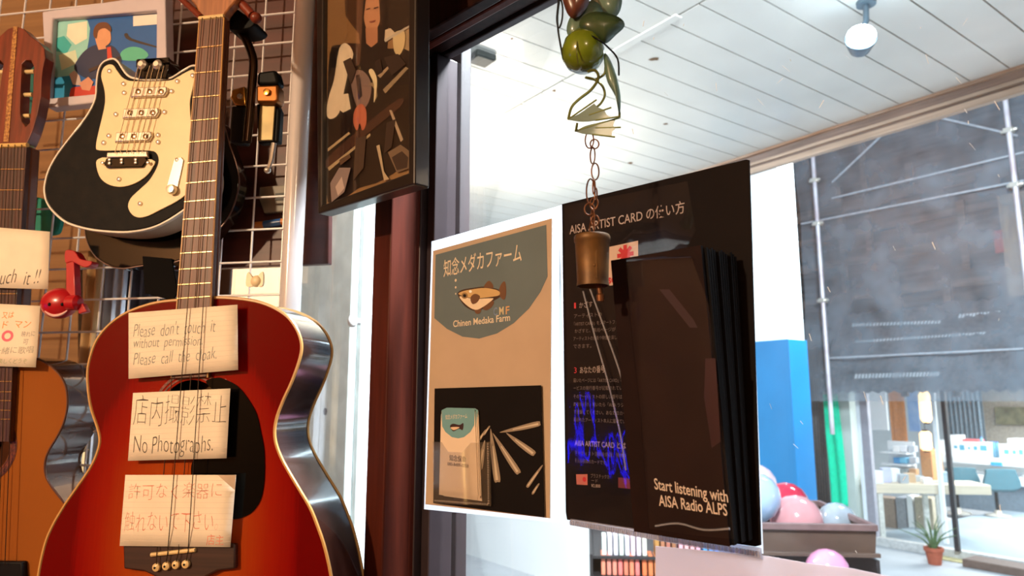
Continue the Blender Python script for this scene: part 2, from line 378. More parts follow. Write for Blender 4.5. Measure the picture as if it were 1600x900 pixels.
# ------------------------------------------------------------------ building across the street
Fc = Fr(atz(1430, 862, 0), 57)
fz = lambda z: z - Fc.O.z
fl = lambda px, off=0.0, py=720: Fc.L(px, py, off)[0]
M_old = mat('old_dark_boarding', (84, 80, 80), 0.85, var=0.35, scale=3, stretch=(.6, 5, 1))
M_beam = mat('grey_brown_beam', (110, 98, 92), 0.8, var=0.25, scale=4, stretch=(.5, 6, 6))
M_tan = mat('pale_timber', (176, 148, 122), 0.75, var=0.15, scale=4, stretch=(4, .6, 4))
mb = MB(); mb.box(fl(1236, -.4, 350), 6.5, fz(2.45), fz(9), -.7, -.4); fac = struct(mb.build('wall_facade', M_old, fr=Fc, smooth=False))
mb = MB()
for y, h in [(300, .16), (345, .1), (395, .14), (455, .12), (520, .18), (575, .1)]:
    b = Fc.L(1450, y, -.38)[1]; mb.box(fl(1236, -.4, 350), 6.5, b, b + h, -.4, -.36)
mb.build('crossbeam', M_beam, fac, smooth=False)
mb = MB()
for px, y0, y1 in [(1322, 290, 620), (1365, 200, 400), (1438, 250, 300), (1515, 310, 420), (1400, 420, 620), (1480, 430, 620)]:
    a = fl(px, -.35, 450); mb.box(a - .05, a + .05, Fc.L(px, y1, -.35)[1], Fc.L(px, y0, -.35)[1], -.37, -.32)
mb.build('upright', M_beam, fac, smooth=False)
mb = MB(); a = fl(1590, -.3, 400); mb.box(a - .16, a + .25, Fc.L(1590, 480, -.3)[1], Fc.L(1590, 300, -.3)[1], -.36, -.3)
mb.build('pale_post', M_tan, fac, smooth=False)['label'] = 'pale timber post'
mb = MB(); mb.box(a - .25, a - .15, Fc.L(1560, 395, -.3)[1], Fc.L(1560, 360, -.3)[1], -.33, -.28); mb.build('red_panel', flat((170, 70, 62)), fac, smooth=False)['label'] = 'small red panel'
# tin awning above the shop front
mb = MB(); N = 90; x0 = fl(1300, .2); x1 = 6.0
q = []
for i in range(N + 1):
    x = x0 + (x1 - x0) * i / N; dz = .018 * (1 if i % 2 else -1)
    q.append((mb.b.verts.new((x, Fc.L(1450, 612, .35)[1] + dz, .42)), mb.b.verts.new((x, Fc.L(1450, 478, -.3)[1] + dz, -.3))))
for i in range(N): mb._f([q[i][0], q[i + 1][0], q[i + 1][1], q[i][1]])
struct(mb.build('awning', mat('tin_awning', (120, 122, 126), .5, metal=.3, var=.2), fr=Fc, solid=.006))
mb = MB()  # pale dashes painted for light coming through the corrugated roof
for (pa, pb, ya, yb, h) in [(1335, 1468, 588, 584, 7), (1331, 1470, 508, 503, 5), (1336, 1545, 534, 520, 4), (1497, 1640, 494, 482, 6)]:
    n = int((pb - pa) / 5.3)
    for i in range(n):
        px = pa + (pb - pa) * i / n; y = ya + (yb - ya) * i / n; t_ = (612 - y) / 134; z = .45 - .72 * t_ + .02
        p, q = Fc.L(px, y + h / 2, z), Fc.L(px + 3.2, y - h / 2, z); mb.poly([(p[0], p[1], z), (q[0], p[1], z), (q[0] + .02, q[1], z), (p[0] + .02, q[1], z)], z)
mb.build('light_dashes', mat('painted_light_dash', (226, 230, 232), .4, var=.05), bpy.data.objects['awning'], smooth=False)
# ---- shop room behind the glass
M_shopw = mat('shop_white_wall', (226, 232, 230), .8, var=.04, scale=2)
M_shopf = mat('shop_grey_floor', (150, 166, 176), .35, var=.06, scale=2)
XL = fl(1349, -.2)
mb = MB(); mb.box(XL - .1, 7.0, fz(0.0), fz(0.06), -8.2, -.12); struct(mb.build('floor_shop', M_shopf, fr=Fc, smooth=False))
mb = MB(); mb.box(XL - .1, 7.0, fz(2.7), fz(2.8), -8.2, -.71); struct(mb.build('ceiling_shop', M_shopw, fr=Fc, smooth=False))
mb = MB(); mb.box(XL - 6, 9.0, fz(0), fz(2.8), -8.4, -8.2); struct(mb.build('wall_shop_back', M_shopw, fr=Fc, smooth=False))
mb = MB(); mb.box(XL - 1.6, XL - .1, fz(0), fz(2.44), -.5, -.1); struct(mb.build('wall_shop_front', mat('grey_green_wall', (206, 214, 206), .8, var=.05, scale=2), fr=Fc, smooth=False))
mb = MB(); mb.box(7.0, 7.1, fz(0), fz(2.8), -8.2, -.2); struct(mb.build('wall_shop_right', M_shopw, fr=Fc, smooth=False))
lp = Fc.O + Fc.u * 1.2 - Fc.n * 3.2; light('shop_ceiling_lamp', 'AREA', (lp.x, lp.y, 2.66), 480, (.93, .98, 1.0), 2.5, target=(lp.x, lp.y, 0))
lp = Fc.O + Fc.u * 2.6 - Fc.n * 6.0; light('shop_ceiling_lamp', 'AREA', (lp.x, lp.y, 2.66), 430, (.93, .98, 1.0), 2.5, target=(lp.x, lp.y, 0))
M_fr = mat('grey_door_frame', (172, 168, 176), .4, metal=.3, var=.05)
M_wf = mat('white_door_frame', (236, 240, 242), .4, var=.03)
mb = MB(); mb.box(fl(1350, .02), fl(1362, .02), fz(.1), fz(2.44), -.05, .03); struct(mb.build('door_1', M_fr, fr=Fc, smooth=False, bevel=.004))
mb = MB(); mb.box(fl(1343, .02), fl(1349, .02), fz(.1), fz(2.44), -.05, .02); struct(mb.build('trim_20', M_wf, fr=Fc, smooth=False, bevel=.004))
mb = MB(); mb.box(fl(1343, .02), 6.8, fz(0), fz(.12), -.08, .05); struct(mb.build('trim_21', mat('pale_sill', (206, 204, 200), .6), fr=Fc, smooth=False, bevel=.006))
mb = MB(); mb.box(fl(1363, 0), 6.8, fz(.125), fz(2.44), -.006, 0); struct(mb.build('window_4', sheet_mat('shop_glass', (230, 238, 240), .02, gloss=.01, rough=0), fr=Fc, smooth=False))
mb = MB(); mb.box(fl(1478, .12), fl(1485, .12), fz(.12), fz(2.44), .06, .12); struct(mb.build('column_2', mat('dark_door_post', (44, 46, 50), .5), fr=Fc, smooth=False, bevel=.004))
mb = MB(); mb.box(fl(1495, .3), 6.5, fz(0.0), fz(.1), .06, .42); struct(mb.build('step_1', mat('brown_step', (112, 92, 82), .7), fr=Fc, smooth=False, bevel=.01))
# dark ribbed strip, green cloth
def wavy(fr, x0, x1, y0, y1, z, amp, waves, nx, ny, ph=0.0, vwave=0.0):
    mb = MB(); g = []
    for i in range(nx + 1):
        t = i / nx; g.append([mb.b.verts.new((x0 + (x1 - x0) * t + vwave * math.sin(3.0 * j / ny + ph), y0 + (y1 - y0) * j / ny, z + amp * math.sin(waves * 2 * math.pi * t + ph + .8 * j / ny))) for j in range(ny + 1)])
    for i in range(nx):
        for j in range(ny): mb._f([g[i][j], g[i + 1][j], g[i + 1][j + 1], g[i][j + 1]])
    return mb
a = fl(1266, .3); b = fl(1293, .3)
wavy(Fc, a, b, fz(0.02), fz(3.4), .3, .012, 7, 42, 1).build('shutter', mat('dark_ribbed_shutter', (76, 72, 70), .6), None, fr=Fc, solid=.006)
tag(bpy.data.objects['shutter'], 'dark ribbed vertical shutter strip between blue wall and green cloth', 'shutter')
gc = wavy(Fc, fl(1293, -.06), fl(1317, -.06), Fc.L(1305, 790, -.06)[1], Fc.L(1305, 616, -.06)[1], -.06, .02, 1.5, 16, 24, 1.0, .03).build('green_cloth', mat('bright_green_cloth', (8, 236, 184), .8, var=.06), None, fr=Fc, solid=.004)
tag(gc, 'bright turquoise green cloth hanging beside the shop front across the street', 'cloth')
# net sheet with poles
def net_sheet():
    mb = MB(); nx, ny = 60, 30; g = []
    x0 = fl(1249, .7, 350); x1 = 5.6; y0 = Fc.L(1400, 627, .7)[1]; y1 = fz(7.6)
    for i in range(nx + 1):
        g.append([mb.b.verts.new((x0 + (x1 - x0) * i / nx, y0 + (y1 - y0) * j / ny, .7 + .03 * math.sin(i * .5 + j * .35) + .02 * math.sin(i * .17 - j * .9))) for j in range(ny + 1)])
    for i in range(nx):
        for j in range(ny): mb._f([g[i][j], g[i + 1][j], g[i + 1][j + 1], g[i][j + 1]])
    return mb
nr = net_sheet().build('safety_net', sheet_mat('grey_net', (140, 150, 160), .46, gloss=0.0, rough=.4, scale=2.5, transl=.3), None, fr=Fc)
tag(nr, 'grey see-through mesh sheet covering the old building front across the street', 'net')
for (p, q) in [((1252, 350), (1600, 282)), ((1300, 310), (1600, 238)), ((1290, 560), (1600, 545)), ((1300, 285), (1390, 200)), ((1450, 180), (1590, 212))]:
    p = Fc.L(*p, .76); q = Fc.L(*q, .76); mb = MB(); mb.tube([(*p, .76), (*q, .76)], .014, 6); mb.build('rope', mat('grey_rope', (168, 172, 178), .8), nr)
M_pole = mat('pale_scaffold_pole', (222, 218, 222), .4, metal=.3, rgb2=(190, 170, 176), scale=3)
def pole(px, z0, z1, label, cl):
    f = Fc.sub(px, 626, .85); t = thing('scaffold_pole', f, label, 'pole', 'scaffold poles at the mesh sheet')
    mb = MB(); mb.tube([(0, z0 - f.O.z, 0), (0, z1 - f.O.z, 0)], .03, 12); mb.build('tube', M_pole, t)
    for y in cl:
        h = f.L(px, y)[1]; mb = MB(); mb.box(-.05, .05, h - .03, h + .03, -.05, .05); mb.tube([(-.09, h, 0), (.09, h, 0)], .02, 8); mb.build('clamp', M_chrome, t, bevel=.006)
pole(1297, 1.62, 7.4, 'pale scaffold pole at the left end of the grey mesh sheet', (275, 345, 468))
pole(1626, 2.2, 7.4, 'pale scaffold pole at the right end of the grey mesh sheet', (190, 280))
# things in the shop
def fp(px, py, off): return Fc.sub(px, py, off)
def slab_thing(name, label, cat, q, off, depth, m, part='panel', group=None, extra=None):
    f = fp((q[0] + q[2]) / 2, q[3], off); ax = f.L(q[0], q[3])[0]; bx = f.L(q[2], q[3])[0]; ay = 0.0; by = f.L((q[0] + q[2]) / 2, q[1])[1]
    t = thing(name, f, label, cat, group); mb = MB(); mb.box(ax, bx, ay, by, -depth, 0); mb.build(part, m, t, smooth=False, bevel=min(.01, depth * .3))
    return t, f, (ax, bx, ay, by)
slab_thing('wall_panel', 'white panel hanging inside the shop behind its left glass', 'panel', (1357, 560, 1388, 672), -4.5, .05, M_wf)
t, f, (ax, bx, ay, by) = slab_thing('slatted_screen', 'orange slatted screen at the back of the shop', 'screen', (1396, 560, 1418, 690), -6.5, .02, mat('screen_back', (170, 110, 60), .7), part='backing')
mb = MB(); n = 5
for i in range(n):
    x = ax + (bx - ax) * (i + .5) / n; mb.box(x - .045, x + .045, ay, by, 0.001, .04)
mb.build('slat', mat('orange_slat', (236, 150, 84), .6, var=.1), t, smooth=False)
slab_thing('poster', 'pale blue poster inside the shop beside the orange screen', 'poster', (1421, 575, 1438, 674), -6.4, .02, mat('pale_blue_poster', (176, 204, 232), .6, rgb2=(120, 160, 210), scale=3), part='sheet')
slab_thing('cabinet', 'orange-brown wooden cabinet beneath the glowing shop lanterns', 'cabinet', (1441, 702, 1459, 752), -3.6, .4, mat('orange_wood', (206, 146, 92), .6), part='cabinet_body')
M_lant = mat('glowing_lantern', (255, 206, 140), .6, emit=3.2)
for (y0, y1, lb) in [(612, 660, 'upper glowing lantern inside the shop'), (674, 704, 'lower glowing lantern inside the shop')]:
    f = fp(1448, y1, -3.5); h = f.L(1448, y0)[1]; r = (f.L(1457, y1)[0] - f.L(1440, y1)[0]) / 2
    t = thing('lantern', f, lb, 'lamp'); mb = MB(); mb.lathe([(r * .6, 0), (r, h * .12), (r, h * .88), (r * .6, h)]); mb.build('lantern_shade', M_lant, t)
    
    for y_ in (h, -.03): mb = MB(); mb.lathe([(r * .5, y_), (r * .5, y_ + .03)]); mb.build('lantern_cap', M_dark, t)
    mb = MB(); mb.tube([(0, h + .03, 0), (0, f.L(1448, 660)[1] - .03 if y0 > 650 else 2.7 - f.O.z, 0)], .006, 6); mb.build('cord', M_blk, t)
slab_thing('shop_pillar', 'white square pillar standing inside the shop glass front', 'pillar', (1474, 598, 1481, 850), -.35, .05, M_wf, part='shaft')
# grey curtain
f = fp(1511, 690, -6.9); ax = f.L(1483, 690)[0]; bx = f.L(1541, 690)[0]; h = f.L(1511, 560)[1]
tag(wavy(f, ax, bx, 0, h, 0, .05, 8, 64, 2).build('curtain', mat('grey_blue_curtain', (150, 168, 180), .85), None, fr=f, solid=.01), 'grey-blue pleated curtain at the back of the shop', 'curtain')
slab_thing('wall_board', 'tan board wall panel at the back right of the shop', 'panel', (1541, 560, 1660, 720), -7.2, .05, mat('tan_board', (188, 176, 160), .8))
slab_thing('picture', 'dark olive picture on the tan board inside the shop', 'picture', (1556, 636, 1630, 664), -7.1, .03, mat('olive_picture', (138, 132, 100), .6, var=.3, scale=5), part='canvas')
# shelf counter with boxes
M_box = mat('white_carton', (246, 250, 250), .6, var=.02)
ZSH = Fc.W(1562.5, 717, -4.7).z + .001
def carton(q, off, lb, marks=(), on=0.0):
    t, f, r = slab_thing('carton', lb, 'box', q, off, .35, M_box, part='carton_body')
    t.location.z += ZSH + on - t.location.z
    for (x0, y0, x1, y1) in marks:
        mb = MB(); a, b = f.L(x0, y1, .004), f.L(x1, y0, .004); mb.poly([(a[0], a[1]), (b[0], a[1]), (b[0], b[1]), (a[0], b[1])], .004); mb.build('print', flat((90, 170, 200)), t, smooth=False)
    return r[3]
carton((1462, 694, 1477, 717), -4.8, 'small plain white carton on the shop shelf next to the dark door post')
CH = .002 + carton((1480, 694, 1545, 717), -4.8, 'long white carton with blue marks on the shop shelf', [(1491, 700, 1496, 704), (1500, 699, 1507, 707), (1513, 702, 1516, 706), (1522, 701, 1527, 707), (1532, 700, 1542, 708)])
carton((1481, 684, 1496, 693), -4.85, 'white carton lying on top of the long white carton in the shop', (), CH)
CH2 = .002 + carton((1562, 694, 1640, 717), -4.8, 'white carton with blue marks at the right end of the shop shelf', [(1569, 701, 1576, 708), (1582, 702, 1587, 708), (1592, 701, 1598, 709)])
carton((1574, 684, 1600, 693), -4.85, 'white carton on top of the white carton at the right end of the shelf', (), CH2)
slab_thing('folded_cloth', 'red folded cloth on the long white carton in the shop', 'cloth', (1503, 687, 1529, 690.8), -4.85, .25, flat((226, 110, 112)), part='fold')[0].location.z = ZSH + CH
for i, px in enumerate((1534, 1549, 1553.5, 1558)):
    f = fp(px, 694, -4.92 if i < 1 else -5.02); f.mat.translation.z = ZSH + (CH if i < 1 else 0); t = thing('blue_jar', f, ['blue jar next to the red folded cloth in the shop', 'blue jar second from the red folded cloth in the shop', 'blue jar third from the red folded cloth in the shop', 'blue jar furthest from the red folded cloth in the shop'][i], 'jar', 'blue jars on the shop shelf')
    jh = .06 if i < 1 else .26
    mb = MB(); mb.lathe([(.018, 0), (.026, .02), (.026, jh), (.018, jh + .02)]); mb.build('jar_body', flat((110, 170, 200)), t)
    mb = MB(); mb.lathe([(.02, jh + .021), (.02, jh + .04)]); mb.build('lid', flat((70, 120, 190)), t)
slab_thing('shop_shelf', 'long white shelf board carrying the cartons inside the shop', 'shelf', (1465, 717, 1660, 728), -4.7, .5, M_wf, part='board')
slab_thing('blue_tag', 'bright blue tag on the edge of the white shop shelf', 'tag', (1548, 722, 1566, 728), -4.66, .02, flat((60, 160, 220)), part='card')
t, f, (ax, bx, ay, by) = slab_thing('bar_counter', 'white-topped bar counter with grey-blue front in the shop', 'counter', (1465, 757, 1680, 806), -4.9, .5, mat('grey_counter_front', (104, 122, 136), .6), part='counter_front')
mb = MB(); c0 = f.L(1565, 744, .1)[1]; ZC = f.O.z + c0 + .001; mb.box(ax - .1, bx, by, c0, -.55, .12); mb.build('counter_top', M_wf, t, smooth=False, bevel=.01)
for i, (px, cl) in enumerate([(1482, (200, 190, 170)), (1505, (226, 180, 140)), (1521, (190, 200, 205)), (1563, (80, 96, 104)), (1577, (70, 80, 90)), (1592, (210, 220, 226))]):
    f = fp(px, 744, -5.0); f.mat.translation.z = ZC; t = thing('bowl', f, 'small %s bowl on the bar counter in the shop' % ['beige', 'peach', 'pale grey', 'dark teal', 'charcoal', 'whitish'][i], 'bowl', 'bowls on the shop bar counter')
    mb = MB(); mb.lathe([(.03, 0.002), (.05, .02), (.085, .07), (.075, .07), (.04, .025)]); mb.build('bowl_wall', flat(cl), t)
# stools
M_teal = mat('teal_upholstery', (48, 92, 104), .6, var=.1)
def stool(px, py, Y, lb, a):
    f = Fr(atz(px, py, .07), a); t = thing('bar_stool', f, lb, 'stool', 'teal stools at the shop bar')
    mb = MB(); mb.lathe([(.2, 0), (.2, .02), (.06, .05), (.05, .1)]); mb.build('base', M_chrome, t)
    mb = MB(); mb.tube([(0, .09, 0), (0, .46, 0)], .03); mb.build('pole', M_blk, t)
    mb = MB(); mb.prism(cr([(-.2, .44), (.2, .44), (.26, .5), (.24, .53), (-.2, .53), (-.26, .5)], 3), -.22, .2); mb.build('seat', M_teal, t, bevel=.02)
    mb = MB(); mb.prism(cr([(-.26, .5), (.28, .5), (.25, .78), (.2, .83), (-.2, .83), (-.25, .76)], 4), .19, .25); mb.build('backrest', M_teal, t, bevel=.02)
stool(1560, 806, 13, 'teal bar stool at the bar counter right of the dark door post', 8)
stool(1498, 802, 13, 'teal bar stool partly hidden behind the pale wooden table', 8)
# table
Ft = FrAt(1455, 850, 10.9, 8); t = thing('shop_table', Ft, 'pale wooden table standing just inside the shop glass front', 'table')
M_tt = mat('pale_table_wood', (222, 206, 180), .5, var=.06, scale=5, stretch=(.4, 5, 5))
ax = Ft.L(1361, 764)[0]; bx = Ft.L(1549, 764)[0]; y0 = Ft.L(1455, 772)[1]; y1 = Ft.L(1455, 757)[1]; gy = .06 - Ft.O.z
mb = MB(); mb.box(ax, bx, y0, y1, -.62, 0); mb.build('tabletop', M_tt, t, smooth=False, bevel=.008)
for px in (1376, 1467): 
    x = Ft.L(px, 764)[0]
    for z in (-.52, -.06): mb = MB(); mb.box(x - .035, x + .035, gy, y0, z - .03, z + .03); mb.build('leg', mat('white_table_leg', (228, 226, 216), .5), t, smooth=False, bevel=.004)
slab_thing('side_cabinet', 'brown low cabinet beneath the pale wooden table in the shop', 'cabinet', (1369, 778, 1402, 842), -1.6, .3, mat('brown_cabinet', (158, 136, 118), .6), part='cabinet_body')
slab_thing('grey_crate', 'grey crate beneath the pale wooden table in the shop', 'crate', (1404, 778, 1419, 842), -1.6, .3, mat('grey_crate', (150, 156, 164), .6), part='crate_body')
slab_thing('white_crate', 'white upright crate beneath the pale wooden table in the shop', 'crate', (1421, 775, 1430, 840), -1.6, .2, M_wf, part='crate_body')
slab_thing('tan_crate', 'tan crate under the right half of the pale wooden table', 'crate', (1433, 778, 1461, 838), -1.6, .3, mat('tan_crate', (176, 164, 140), .7), part='crate_body')
random.seed(3)
tc = [(1372, 'white'), (1385, 'lilac'), (1399, 'white'), (1412, 'grey'), (1423, 'tan'), (1436, 'grey'), (1448, 'white'), (1477, 'pale blue')]
cols = {'white': (240, 244, 246), 'lilac': (196, 198, 226), 'grey': (170, 178, 182), 'tan': (206, 170, 130), 'pale blue': (170, 200, 220)}
pos = ['leftmost on', 'second from left on', 'third from left on', 'fourth from left on', 'fifth from left on', 'sixth from left on', 'second from right on', 'rightmost on']
for i, (px, cn) in enumerate(tc):
    f = FrAt(px, 757, 11.05 + .12 * (i % 3), 8); f.mat.translation.z = Ft.O.z + y1 + .001; f.O.z = Ft.O.z + y1 + .001
    h = .14 + .1 * random.random() if i < 3 else .06 + .09 * random.random()
    t = thing('small_box', f, '%s small goods box, %s the pale wooden table' % (cn, pos[i]), 'box', 'goods on the pale shop table')
    mb = MB(); mb.box(-.06, .06, 0, h, -.06, .06); mb.build('box_body', flat(cols[cn]), t, smooth=False, bevel=.006)
    mb = MB(); mb.box(-.062, .062, h + .0005, h + .02, -.062, .062); mb.build('lid', flat(tuple(min(255, c + 8) for c in cols[cn])), t, smooth=False)
# goods shelf
t, f, (ax, bx, ay, by) = slab_thing('goods_shelf', 'white open shelf of small goods behind the pale wooden table', 'shelf', (1396, 690, 1438, 812), -4.4, .05, M_wf, part='back_panel')
for y in (706, 724, 742, 756):
    b = f.L(1410, y)[1]; mb = MB(); mb.box(ax, bx, b - .03, b, 0.001, .3); mb.build('shelf_board', M_wf, t, smooth=False)
gd = [(1402, 706, (250, 250, 250), 'white'), (1413, 706, (240, 244, 250), 'off-white'), (1426, 706, (200, 210, 220), 'grey'), (1403, 724, (60, 150, 210), 'blue'), (1413, 724, (110, 190, 225), 'sky blue'), (1428, 724, (190, 196, 204), 'silver'), (1402, 742, (245, 245, 245), 'white'), (1414, 742, (180, 190, 190), 'grey-green'), (1428, 742, (224, 170, 120), 'orange')]
for px, y, c, cn in gd:
    g = fp(px, y, -4.25); row = {706: 'top', 724: 'middle', 742: 'bottom'}[y]; mb = MB(); mb.box(-.07, .07, 0.002, .12, -.08, .04); o = mb.build('goods_pack', flat(c), None, fr=g, smooth=False, bevel=.01)
    tag(o, '%s goods pack on the %s board of the white goods shelf' % (cn, row), 'pack', 'packs on the goods shelf')
# doormat, pot
mb = MB(); f = Fr(atz(1560, 885, .0), 57); mb.box(-.75, 1.2, 0.001, .02, -.22, .22)
tag(mb.build('doormat', mat('yellow_doormat', (214, 200, 148), .9, var=.15, scale=30, bump=.3), None, fr=f, smooth=False, bevel=.006), 'yellowish doormat lying before the brown step of the shop', 'mat')
f = Fr(atz(1461, 882, 0), 0); t = thing('potted_plant', f, 'spiky green plant in a terracotta pot on the street paving', 'plant')
mb = MB(); mb.lathe([(.075, .001), (.105, .17), (.118, .17), (.118, .215), (.1, .215), (.095, .19)]); mb.build('pot', mat('terracotta', (176, 88, 62), .7, var=.1), t)
mb = MB(); mb.lathe([(.094, .185), (0.0, .19)], cap=False); mb.build('soil', mat('soil', (60, 46, 36), .95), t)
mb = MB()
for i in range(13):
    a = i * 2.4; r = .05 + .012 * i; h = .5 - .02 * i; d = Vector((math.cos(a), 0, math.sin(a)))
    p = [Vector((0, .19, 0)) + d * .02, Vector((0, .19 + h * .5, 0)) + d * r * .7, Vector((0, .19 + h * .85, 0)) + d * r * 2.0]
    mb.tube(cr([tuple(v) for v in p], 4, False), [.016 * (1 - k / 9) + .001 for k in range(9)], 6)
mb.build('leaves', mat('aloe_green', (92, 122, 78), .6, var=.2), t)
# ------------------------------------------------------------------ rack and tray of balloons under the eave
Fk = FrAt(1150, 868, 3.45, 6); gk = -Fk.O.z
kl = lambda px: Fk.L(px, 868)[0]
M_rack = mat('black_rack', (34, 32, 34), .5, var=.15)
t = thing('display_rack', Fk, 'black display rack of slim coloured cases outside the window', 'rack')
ax, bx = kl(921), kl(1370); rows = [Fk.L(960, 868)[1], Fk.L(960, 899)[1], Fk.L(960, 930)[1]]
mb = MB(); mb.box(ax, bx, gk, Fk.L(960, 838)[1], -.80, -.78); mb.build('back_panel', M_rack, t, smooth=False)
for x in (ax, kl(1172), bx - .015):
    mb = MB(); mb.box(x, x + .015, gk + .001, -.003, -.778, .03); mb.build('side_panel', M_rack, t, smooth=False)
for r in rows + [gk + .1]:
    mb = MB(); mb.box(ax + .016, kl(1172) - .001, r - .012, r, -.778, .02); mb.box(kl(1172) + .016, bx - .016, r - .132, r - .12, -.778, .02); mb.build('shelf_board', M_rack, t, smooth=False)
def case_row(px0, px1, row, rgb, cn, n, where, h=.092):
    for i in range(n):
        px = px0 + (px1 - px0) * (i + .5) / n; x = kl(px); w = (kl(px1) - kl(px0)) / n * .36
        c = tuple(max(0, min(255, v + random.randint(-14, 14))) for v in rgb)
        f = Fr(Fk.O + Fk.u * x + Fk.z * (rows[row] + .001) + Fk.n * .0, 6); f.mat = Fk.mat.copy(); f.mat.translation = f.O
        mb = MB(); mb.box(-w, w, 0, h * random.uniform(.92, 1.03), -.1, 0); o = mb.build('slim_case', flat(c), None, fr=f, smooth=False, bevel=.002)
        tag(o, '%s slim case standing %s' % (cn, where), 'case', '%s slim cases in the black rack' % cn)
case_row(940, 1012, 0, (206, 206, 212), 'whitish', 8, 'on the top board of the black display rack')
case_row(1023, 1058, 0, (150, 100, 60), 'brown', 4, 'on the top board of the black display rack')
case_row(1060, 1096, 0, (206, 150, 150), 'dusty pink', 4, 'on the top board of the black display rack')
case_row(1098, 1170, 0, (60, 120, 206), 'blue', 8, 'on the top board of the black display rack')
case_row(938, 1000, 1, (220, 116, 100), 'salmon red', 7, 'on the second board of the black display rack')
case_row(1002, 1040, 1, (206, 120, 50), 'orange', 4, 'on the second board of the black display rack')
# tray
ax, bx = kl(1176), kl(1373); ht = Fk.L(1270, 819)[1]
f2 = Fk.sub(1272, 868, 0.0); t = thing('balloon_tray', f2, 'brown rectangular tray holding balloons on the black display rack', 'tray')
w = (bx - ax) / 2; M_tray = mat('brown_plastic_tray', (84, 66, 56), .5, var=.15, scale=6); c = .0
def ringbox(mb, w0, d0, w1, d1, y0, y1):
    mb2 = [(-w0, -d0), (w0, -d0), (w0, d0), (-w0, d0)]
    a = [mb.b.verts.new((x, y0, z - .37)) for x, z in mb2]; b = [mb.b.verts.new((x * w1 / w0, y1, z * d1 / d0 - .37)) for x, z in mb2]
    for i in range(4): mb._f([a[i], a[(i + 1) % 4], b[(i + 1) % 4], b[i]])
mb = MB(); ringbox(mb, w * .96, .37, w * .985, .38, .012, ht - .03); mb.box(-w * .96, w * .96, .004, .012, -.74, .0); mb.build('tray_wall', M_tray, t, smooth=False, solid=.006)
mb = MB(); mb.box(-w, w, ht - .03, ht, .012, .035); mb.box(-w, w, ht - .03, ht, -.775, -.752); mb.box(-w, -w + .02, ht - .03, ht, -.751, .011); mb.box(w - .02, w, ht - .03, ht, -.751, .011); mb.build('rim', mat('mauve_brown_rim', (112, 90, 90), .4), t, smooth=False, bevel=.004)
mb = MB(); mb.box(-w * 1.01, w * 1.01, .001, .02, .014, .034); mb.build('foot_band', M_tray, t, smooth=False, bevel=.003)
def balloon(px, py, Y, r, rgb, lb, alpha=.8):
    f = FrAt(px, py, Y, 10); t = thing('balloon', f, lb, 'balloon', 'balloons outside the window')
    m = mat('balloon_rubber', rgb, .12, var=.03, coat=.5, alpha=alpha)
    mb = MB(); mb.lathe([(.004, -r * 1.16), (r * .3, -r * 1.02), (r * .72, -r * .72), (r * .95, -r * .3), (r, .05 * r), (r * .93, r * .42), (r * .7, r * .76), (r * .38, r * .97), (.002, r * 1.04)], seg=32); mb.build('skin', m, t, angle=80)
    mb = MB(); mb.lathe([(.012, -r * 1.2), (.006, -r * 1.17), (.004, -r * 1.14)]); mb.build('knot', m, t)
balloon(1245, 816, 3.64, .126, (206, 150, 156), 'pale pink balloon in front in the brown tray')
balloon(1229, 790, 3.86, .115, (186, 36, 62), 'deep red balloon behind the pale pink one in the brown tray')
balloon(1308, 817, 3.76, .098, (168, 184, 198), 'clear greyish balloon at the right end of the brown tray', .6)
balloon(1183, 777, 3.58, .112, (160, 190, 222), 'pale blue balloon beside the dark brochure sleeve', .75)
balloon(1180, 760, 4.06, .118, (220, 196, 206), 'whitish pink balloon behind the pale blue balloon', .7)
balloon(1293, 893, 3.34, .095, (220, 150, 190), 'pink balloon on the rack underneath the brown tray')
balloon(572, 580, 2.6, .13, (140, 110, 176), 'purple balloon seen through the narrow pane beside the post', .85)
balloon(578, 705, 2.7, .11, (236, 200, 206), 'pale pink balloon beneath the purple balloon by the post', .85)
# ------------------------------------------------------------------ partition panels behind the display grid
def panel_at(name, lb, cat, quad, Y, m, depth=.012, a=10, part=None, bev=.0015):
    f = FrAt(sum(q[0] for q in quad) / len(quad), max(q[1] for q in quad), Y, a)
    mb = MB(); mb.prism(f.P(quad)[::-1], -depth, 0); o = mb.build(name, m, None, fr=f, smooth=False, bevel=bev)
    return tag(o, lb, cat), f
M_ply = mat('tan_cardboard', (150, 110, 70), .85, var=.1, scale=5, stretch=(.5, 14, 1))
panel_at('tan_board', 'tan striped board leaning behind the white grid', 'board', [(-160, -60), (300, -60), (300, 420), (122, 420), (122, 760), (-160, 760)], 1.29, M_ply)
M_burg = mat('burgundy_board', (86, 38, 30), .45, var=.25, scale=5, stretch=(.6, 8, 1), coat=.1)
bd, fbd = panel_at('dark_board', 'dark red-brown wooden board behind the white grid and pole', 'board', [(268, -60), (518, -60), (513, 412), (268, 422)], 1.085, M_burg, .014)
def dev(quad, z0, z1, m): 
    mb = MB(); mb.prism(fbd.P(quad, z1)[::-1], z0, z1); return mb
